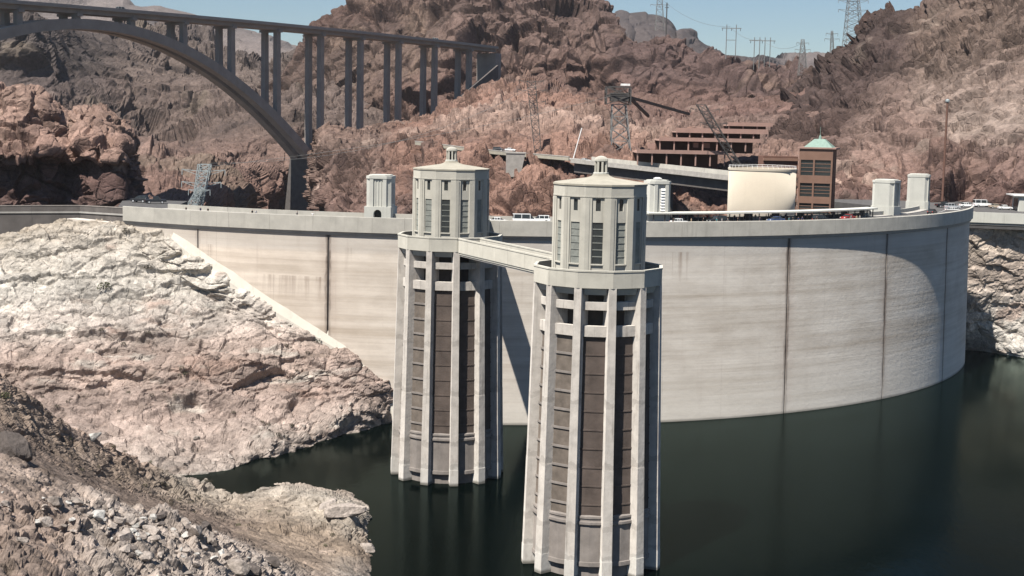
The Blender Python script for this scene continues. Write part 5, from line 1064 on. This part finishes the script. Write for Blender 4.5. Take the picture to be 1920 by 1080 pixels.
def vehicle_proto(kind, col):
    L, Wd, body, gl = SHAPES[kind]; t = bpy.data.objects.new('parked_car', None); COL.objects.link(t); kids = []
    hw = Wd / 2
    def ext(prof, w0, w1, zmid):
        zlo, zhi = min(z for _, z in prof), max(z for _, z in prof)
        wf = lambda z: w0 + (w1 - w0) * (z - zlo) / (zhi - zlo)
        return MB().hexa([(x, -wf(z), z) for x, z in prof], [(x, wf(z), z) for x, z in prof])
    bo = ext(body, hw, hw * .94, 0).build('body', col, t); kids.append(bo)
    bv = bo.modifiers.new('soft', 'BEVEL'); bv.width = .09; bv.segments = 2; bv.limit_method = 'ANGLE'; bv.angle_limit = R(30)
    kids.append(ext(gl, hw * .9, hw * .74, 0).build('windows', 'glass', t))
    zt = max(z for _, z in gl); xs_ = [x for x, z in gl if z > zt - .12]
    kids.append(MB().box(min(xs_) - .05, max(xs_) + .05, -hw * .75, hw * .75, zt - .03, zt + .05).build('roof', col, t))
    for x in ((gl[1][0] + gl[2][0]) / 2 - .05, gl[1][0] + .1, gl[2][0] - .05):
        for s in (-1, 1):
            kids.append(MB().bar((x, s * hw * .92, gl[0][1] - .02), (x * .98, s * hw * .75, zt), .1, .07).build('window_pillar', col, t))
    wr = .34 if kind == 'sedan' else .4
    for x in (-L * .3, L * .3):
        for s in (-1, 1):
            w_ = MB(); n = 14; y0, y1 = s * (hw - .22), s * (hw + .02)
            w_.hexa([(x + wr * math.cos(2 * math.pi * i / n), y0, wr + wr * math.sin(2 * math.pi * i / n)) for i in range(n)], [(x + wr * math.cos(2 * math.pi * i / n), y1, wr + wr * math.sin(2 * math.pi * i / n)) for i in range(n)])
            wo = w_.build('wheel', 'tyre', t); kids.append(wo)
            r_ = MB(); rr = wr * .6; r_.hexa([(x + rr * math.cos(2 * math.pi * i / n), y1, wr + rr * math.sin(2 * math.pi * i / n)) for i in range(n)], [(x + rr * math.cos(2 * math.pi * i / n), y1 + s * .02, wr + rr * math.sin(2 * math.pi * i / n)) for i in range(n)])
            r_.build('rim', 'paint_silver', wo)
    for s in (-1, 1):
        kids.append(MB().box(L / 2 - .06, L / 2 + .02, *sorted((s * hw * .55, s * hw * .88)), .62, .8).build('headlight', 'headlamp', t))
        kids.append(MB().box(-L / 2 - .02, -L / 2 + .06, *sorted((s * hw * .6, s * hw * .88)), .7, .95).build('tail_light', 'lamp', t))
    return t
def car(kind, col, loc, rz, label, name='parked_car', group='cars on the crest and roads'):
    key = (kind, col)
    if key not in CARP: CARP[key] = t = vehicle_proto(kind, col); used = False
    else: t = copy_tree(CARP[key])
    t.name = name; t.location = tuple(loc); t.rotation_euler[2] = rz; tag(t, label, 'car', group); return t
def on_road(px, py, r_off, kind, col, label, flip=0):
    p = at_dam(px, py, DAM_R - r_off); th = math.atan2(p[0] - DAM_C[0], DAM_C[1] - p[1])
    return car(kind, col, (p[0], p[1], 45.412), th + flip, label)
on_road(935, 407, 5.0, 'sedan', 'paint_white', 'white sedan on the crest road between the two intake towers')
on_road(985, 403, 5.0, 'van', 'paint_white', 'white van with dark windows on the crest road left of the nearer intake tower')
on_road(1012, 403, 8.6, 'suv', 'paint_white', 'white sport utility car half hidden beside the white van', math.pi)
on_road(1275, 409, 5.0, 'sedan', 'paint_white', 'white sedan on the crest road beneath the canopy line')
on_road(1345, 409, 8.4, 'suv', 'paint_black', 'black sport utility car in the shade of the canopy', math.pi)
on_road(1455, 408, 8.4, 'sedan', 'paint_blue', 'dark blue sedan in front of the red-brown block', math.pi)
on_road(1540, 406, 5.0, 'suv', 'paint_black', 'black sport utility car near the right part of the canopy')
on_road(1590, 404, 8.4, 'sedan', 'paint_red', 'dark red sedan near the right end of the canopy', math.pi)
on_road(1748, 396, 6.0, 'sedan', 'paint_black', 'black sedan coming round the right end of the crest road')
p = at(292, 385, 384); car('pickup', 'paint_black', (p[0], p[1], 45.22), .25, 'black pickup truck at the left end of the crest road')
p = at(262, 385, 388); car('suv', 'paint_black', (p[0], p[1], 45.22), 2.9, 'dark sport utility car behind the black pickup truck')
for px, D, kind, col, rz, label in ((1786, 446, 'sedan', 'paint_white', .2, 'white sedan nearest the end of the crest in the car park'), (1786, 456, 'suv', 'paint_silver', .3, 'silver sport utility car in the second row of the car park'), (1812, 464, 'sedan', 'paint_white', .1, 'white sedan in the rear row of the car park'),
                                     (1842, 466, 'van', 'paint_white', .1, 'white van parked under the rock slope at right'), (1868, 462, 'sedan', 'paint_tan', 0, 'tan sedan right of the white van'), (1885, 458, 'sedan', 'paint_white', 0, 'white sedan beside the low white building'), (1770, 462, 'pickup', 'paint_black', .2, 'black pickup at the foot of the brown pole')):
    p = at(px, 385, D); car(kind, col, (p[0], p[1], zg + 1.6 * max(0, (D - 440)) / 46 + .03), rz, label)
for px, py, D, kind, col, label in ((957, 281, 606, 'sedan', 'paint_white', 'white sedan on the bench road above the tan abutment'), (935, 281, 604, 'suv', 'paint_black', 'black car on the bench road above the farther intake tower')):
    p = at(px, py, D); car(kind, col, (p[0], p[1], p[2] - .6), -.3, label)
p = at(1088, 298, 541); car('sedan', 'paint_white', (p[0] + 2, p[1] + 4, va[2] - 1.3), -.75, 'white sedan at the left end of the viaduct')
s = bs(812); p = bp(s, 2.5, bz(s) - .88); car('van', 'paint_white', p, math.atan2(bd[1], bd[0]), 'white van crossing the high arch bridge')
s = bs(222); p = bp(s, 2.5, bz(s) - .88); car('van', 'paint_silver', p, math.atan2(bd[1], bd[0]), 'grey van crossing the crown of the arch bridge')

# ------------------------------------------------------------------ people on the crest
def person_mesh(pose):
    V = {'pel': ((0, 0, .95), (.15, .11)), 'waist': ((0, 0, 1.12), (.14, .10)), 'chest': ((0, 0, 1.35), (.17, .115)), 'neck': ((0, 0, 1.5), (.055, .055)), 'head': ((0, -.015, 1.62), (.085, .1)), 'crown': ((0, -.005, 1.72), (.065, .08))}
    E_ = [('pel', 'waist'), ('waist', 'chest'), ('chest', 'neck'), ('neck', 'head'), ('head', 'crown')]
    st = {'stand': .06, 'walk': .26, 'lean': .1}[pose]
    for s, sd in ((-1, 'l'), (1, 'r')):
        f = s * st
        V['hip' + sd] = ((s * .1, 0, .88), (.095, .1)); V['knee' + sd] = ((s * .11, -.04 + f * .5, .5), (.065, .065)); V['ank' + sd] = ((s * .11, f * .8 + .02, .09), (.045, .045)); V['toe' + sd] = ((s * .12, f * .8 - .15, .04), (.04, .03))
        V['sho' + sd] = ((s * .19, 0, 1.4), (.065, .065)); V['elb' + sd] = ((s * .25, -f * .4 + .03, 1.14), (.045, .045)); V['wri' + sd] = ((s * .24, -f * .8 - (.25 if pose == 'lean' else .06), .95 if pose != 'lean' else 1.12), (.033, .033)); V['han' + sd] = ((s * .235, -f * .85 - (.32 if pose == 'lean' else .08), .86 if pose != 'lean' else 1.1), (.03, .04))
        E_ += [('pel', 'hip' + sd), ('hip' + sd, 'knee' + sd), ('knee' + sd, 'ank' + sd), ('ank' + sd, 'toe' + sd), ('chest', 'sho' + sd), ('sho' + sd, 'elb' + sd), ('elb' + sd, 'wri' + sd), ('wri' + sd, 'han' + sd)]
    ks = list(V); me = bpy.data.meshes.new('person'); me.from_pydata([V[k][0] for k in ks], [(ks.index(a), ks.index(b)) for a, b in E_], [])
    o = bpy.data.objects.new('person_tmp', me); COL.objects.link(o)
    sk = o.modifiers.new('skin', 'SKIN'); sk.use_smooth_shade = True
    for i, k in enumerate(ks): me.skin_vertices[0].data[i].radius = V[k][1]; me.skin_vertices[0].data[i].use_root = (k == 'pel')
    o.modifiers.new('sub', 'SUBSURF').levels = 1
    dg = bpy.context.evaluated_depsgraph_get(); res = bpy.data.meshes.new_from_object(o.evaluated_get(dg)); bpy.data.objects.remove(o)
    return res
M['skin'] = plain('skin', (.42, .26, .19), .6, .3); M['hair'] = plain('dark_hair', (.03, .022, .018), .7, .3); M['shoe'] = plain('shoe', (.04, .04, .04), .7, .3)
CL = {'white': (.75, .74, .72), 'black': (.025, .025, .028), 'navy': (.03, .04, .09), 'grey': (.22, .22, .22), 'red': (.35, .05, .045), 'teal': (.05, .18, .19), 'khaki': (.3, .24, .16)}
for k, c in CL.items(): M['cloth_' + k] = plain('cloth_' + k, c, .9, .1)
PM = {}
def person(loc, rz, shirt, trousers, pose, label, shorts=False):
    key = (shirt, trousers, pose, shorts)
    if key not in PM:
        if pose not in PM: PM[pose] = person_mesh(pose)
        me = PM[pose].copy(); me.name = 'person'; me.materials.clear()
        for m_ in ('cloth_' + shirt, 'cloth_' + trousers, 'skin', 'hair', 'shoe'): me.materials.append(M[m_])
        for f in me.polygons:
            c = f.center; z = c.z
            if z > 1.5: k = 3 if (z > 1.69 or (c.y > .03 and z > 1.58)) else 2
            elif abs(c.x) > .16 and z < 1.2: k = 2
            elif z > .93: k = 0
            elif z > (.5 if shorts else .1): k = 1
            elif z > .1: k = 2
            else: k = 4
            f.material_index = k
        PM[key] = me
    o = link_mesh('person', PM[key], None, None, loc, rz); return tag(o, label, 'person', 'visitors on the crest')
def visitor(px, r_off, shirt, trousers, pose, label, turn=0.0, shorts=False):
    p = at_dam(px, 402, DAM_R - r_off); th = math.atan2(p[0] - DAM_C[0], DAM_C[1] - p[1])
    person((p[0], p[1], 45.562), th + turn, shirt, trousers, pose, label, shorts)
visitor(349, .6, 'black', 'navy', 'lean', 'person in black leaning on the left parapet, leftmost of the group')
visitor(376, .7, 'navy', 'grey', 'stand', 'person in navy shirt standing in the middle of the left parapet group')
visitor(390, .6, 'black', 'black', 'lean', 'person all in black leaning at the right of the left parapet group')
visitor(473, .8, 'black', 'khaki', 'stand', 'person in black shirt standing alone at the parapet above the drip stains', 1.2)
visitor(480, .9, 'white', 'grey', 'walk', 'person in white shirt walking just right of the one alone at the parapet', 1.6, True)
visitor(557, .7, 'grey', 'navy', 'walk', 'person in grey walking along the parapet above the left joint', 1.6)
visitor(586, .7, 'white', 'khaki', 'stand', 'person in white shirt and khaki trousers at the parapet', .4)
visitor(700, 11.8, 'grey', 'black', 'stand', 'person in grey at the foot of the arched tower', .2)
sh = ['black', 'white', 'navy', 'red', 'grey', 'teal', 'black', 'khaki']; rng = random.Random(5)
x = 1232; cnt = 0
while x < 1632:
    s1, s2 = rng.choice(sh), rng.choice(['black', 'navy', 'grey', 'khaki', 'black']); po = rng.choice(['stand', 'walk', 'stand', 'lean']); cnt += 1
    visitor(x, rng.choice([.8, 1.3, 11.9, 12.1, 12.4]), s1, s2, po, 'visitor in %s top and %s trousers, number %d from the left by the canopy' % (s1, s2, cnt), rng.uniform(-3, 3), rng.random() < .4)
    x += rng.uniform(6, 13)

# ------------------------------------------------------------------ desert shrubs and loose boulders
def surf_pick(name, px, py):
    P_ = SHEETS[name].reshape(-1, 3); v = P_ - np.array([0, 0, CAMZ]); k = v @ CF
    X = 960 + F_PX * (v @ CR) / k; Y = 540 - F_PX * (v @ CU) / k
    dd = (X - px) ** 2 + (Y - py) ** 2; c = np.argsort(dd)[:25]; c = c[dd[c] < dd[c[0]] + 16]
    return P_[c[np.argmin(k[c])]]
def shrub_mesh(seed, col_t):
    r_ = random.Random(seed); m_ = MB()
    for i in range(150):
        a = r_.uniform(0, 2 * math.pi); u = r_.random() ** .5; zz = r_.uniform(.08, 1.0); rad = .75 * math.sqrt(max(.05, 1 - (zz - .35) ** 2 * 1.9)) * (0.55 + .45 * u) * (1 + .25 * math.sin(3 * a + seed))
        c = Vector((rad * math.cos(a), rad * math.sin(a), zz * .95)); s = r_.uniform(.07, .16)
        d1 = Vector((r_.uniform(-1, 1), r_.uniform(-1, 1), r_.uniform(-.4, 1))).normalized(); d2 = d1.cross(Vector((r_.uniform(-1, 1), r_.uniform(-1, 1), 1))).normalized()
        m_.add([c - d1 * s, c + d2 * s * .6, c + d1 * s, c - d2 * s * .6], [(0, 1, 2, 3)])
    return m_.mesh('crown', fix=False)
def stem_mesh(seed):
    r_ = random.Random(seed); m_ = MB()
    for i in range(6): a = r_.uniform(0, 6.28); m_.bar((0, 0, -.15), (.45 * math.cos(a), .45 * math.sin(a), r_.uniform(.4, .8)), .05, n=3)
    me = m_.mesh('stem'); return me
def leaf(name, c):
    t = NT(name); n = t.noise(3.0, 3, .6, t.coord((1, 1, 1), 'World')); t.base(t.mix(n, tuple(x * .6 for x in c), tuple(x * 1.4 for x in c))); return t.fin(.9, .1)
M['sage'] = leaf('sage_leaf', (.085, .08, .05)); M['dark_leaf'] = leaf('dark_leaf', (.05, .047, .032)); M['green_leaf'] = leaf('green_leaf', (.1, .11, .055)); M['stem'] = plain('stem_wood', (.1, .075, .055), .9, .1)
SHR = [(shrub_mesh(k, None), stem_mesh(k)) for k in range(4)]
def shrub(sheet_, px, py, size, k, mat, label):
    p = surf_pick(sheet_, px, py); t = thing('desert_shrub', label, 'shrub', (p[0], p[1], p[2] - .1), k * 1.7, 'shrubs on the pale hillside' if sheet_ == 'hillside' else 'shrubs on the near slope')
    t.scale = (size, size, size * .85)
    c = SHR[k % 4][0].copy(); c.materials.clear(); o = link_mesh('crown', c, mat, t); link_mesh('stem', SHR[k % 4][1], 'stem', t)
shrub('hillside', 236, 436, 1.3, 0, 'dark_leaf', 'dark round shrub near the top of the hillside by the dam end')
shrub('hillside', 195, 540, 2.0, 1, 'green_leaf', 'largest green shrub on the ledge of the pale hillside')
shrub('hillside', 598, 640, 1.4, 2, 'dark_leaf', 'dark shrub beside the concrete fillet low on the hillside')
shrub('hillside', 275, 505, 1.2, 3, 'dark_leaf', 'dark shrub in a hollow right of the large green one')
rng = random.Random(11)
for i in range(46):
    y = rng.uniform(600, 820); x = rng.uniform(5, min(690, 560 + (y - 600) * .6)) if y < 780 else rng.uniform(300, 640)
    shrub('hillside', x, y, rng.uniform(.35, .85), i, rng.choice(['sage', 'dark_leaf', 'dark_leaf', 'sage']), '%s bush on the %s of the pale hillside' % (rng.choice(['small scrubby', 'low dry']), 'left flank' if x < 230 else 'middle' if x < 450 else 'right flank'))
shrub('near_slope', 12, 745, 1.1, 1, 'green_leaf', 'green bush at the left edge of the near slope')
for i in range(34):
    f = rng.random(); x = 20 + 640 * f; y = 800 + 210 * f + rng.uniform(-40, 45)
    shrub('near_slope', x, min(y, 1070), rng.uniform(.25, .6), i + 1, rng.choice(['sage', 'green_leaf', 'sage', 'dark_leaf']), 'small dry bush in the %s of the dirt gully' % ('upper end' if f < .35 else 'middle' if f < .7 else 'lower end'))
def boulder_mesh(seed):
    bm = bmesh.new(); bmesh.ops.create_icosphere(bm, subdivisions=3, radius=1.0); P_ = np.array([v.co[:] for v in bm.verts])
    r_ = np.random.RandomState(seed); 
    for k in range(14):                              # cut by random planes -> angular facets
        n = r_.normal(size=3); n /= np.linalg.norm(n); h = r_.uniform(.38, .75); dd = P_ @ n; P_ = np.where((dd > h)[:, None], P_ - (dd - h)[:, None] * n, P_)
    P_ = P_ * r_.uniform([.8, .7, .55], [1.25, 1.0, .85]); P_ += .03 * np.stack([fbm(P_ * 3 + 9 * i + seed, seed, 3) for i in range(3)], 1)
    for v, c in zip(bm.verts, P_): v.co = c
    me = bpy.data.meshes.new('boulder'); bm.to_mesh(me); bm.free(); return me
def boulder_mat(name, c):
    t = NT(name); v = t.coord((1, 1, 1), 'Object'); n1 = t.noise(1.2, 6, .65, v); oi = t.new('ShaderNodeObjectInfo')
    cc = t.mix(t.ramp(n1, [(.3, 0.), (.7, 1.)]), tuple(x * .75 for x in c), tuple(x * 1.15 for x in c))
    cc = t.mix(1.0, cc, t.ramp(oi.outputs['Random'], [(0, .75), (1, 1.15)]), 'MULTIPLY'); t.base(cc); wv = t.coord((1, 1, 1), 'World'); cc = t.mix(1.0, cc, t.ramp(t.noise(1.6, 7, .7, wv), [(.3, .6), (.7, 1.3)]), 'MULTIPLY'); t.base(cc); t.bump(t.noise(1.4, 8, .7, wv), .9, .5); return t.fin(.79, .1)
M['boulder'] = boulder_mat('pale_boulder', (.42, .365, .32)); M['boulder_white'] = boulder_mat('white_boulder', (.56, .54, .5)); M['boulder_brown_shaded'] = boulder_mat('brown_and_shaded_boulder', (.15, .128, .115))  # brown boulders share the dark tone with the big slab's painted shade
BM_ = [boulder_mesh(k) for k in range(8)]
def boulder(sheet_, px, py, size, k, mat, label, group=None, sq=(1, 1, 1), rz=None):
    p = surf_pick(sheet_, px, py); me = BM_[k % 8].copy(); me.materials.clear()
    o = link_mesh('boulder', me, mat, None, (p[0], p[1], p[2] + size * .12), rng.uniform(0, 6.28) if rz is None else rz); o.scale = (size * sq[0], size * sq[1], size * sq[2]); tag(o, label, 'boulder', group)
boulder('near_slope', 176, 822, 1.5, 1, 'boulder_white', 'bright white boulder on the edge of the gully')
boulder('near_slope', 20, 850, 4.6, 3, 'boulder_brown_shaded', 'big slab of rock leaning at the left edge, its shaded face coloured dark', None, (.75, 1.5, 1.35), 1.1)  # whole slab coloured dark to stand for its shadowed face
boulder('near_slope', 655, 962, 3.0, 5, 'boulder', 'flat-topped pale rock block at the water edge of the near slope', None, (1.2, 1.0, .8), .3)
boulder('near_slope', 612, 950, 2.4, 2, 'boulder', 'pale rock block left of the flat-topped one at the water edge', None, (1.3, 1.0, .6), 1.0)
boulder('near_slope', 690, 1030, 2.0, 6, 'boulder', 'pale rock block standing at the tip of the near slope', None, (1, 1.1, 1.0), 2.0)
tones = {'boulder': 'pale', 'boulder_brown_shaded': 'brownish', 'boulder_white': 'whitish'}
for i in range(230):
    f = rng.random(); x = 190 + 420 * f if rng.random() < .8 else rng.uniform(0, 260); lo = 905 + .21 * x + max(0, x - 380) * .28; y = lo + abs(rng.gauss(0, 1)) * 42
    if y > 1090: continue
    sz = min(1.9, .28 * math.exp(rng.gauss(.45, .55))); mt = rng.choice(['boulder', 'boulder', 'boulder_white', 'boulder_brown_shaded', 'boulder'])
    where = 'left' if x < 200 else 'middle' if x < 400 else 'right'
    boulder('near_slope', x, y, sz, i, mt, '%s %s boulder in the %s of the rubble bank at lower left' % ('large' if sz > .8 else 'small', tones[mt], where), 'boulders in the rubble bank', (rng.uniform(.8, 1.3), rng.uniform(.8, 1.3), rng.uniform(.6, 1.1)))
for i in range(26):
    x = rng.uniform(300, 690); y = 870 - (x - 430) * .24 - rng.uniform(5, 60)
    boulder('hillside', x, y, rng.uniform(.4, 1.0), i, 'boulder', '%s pale boulder near the waterline, %s of the hillside foot' % ('small' if i % 2 else 'rounded', 'left' if x < 430 else 'middle' if x < 560 else 'right end'), 'boulders by the waterline')
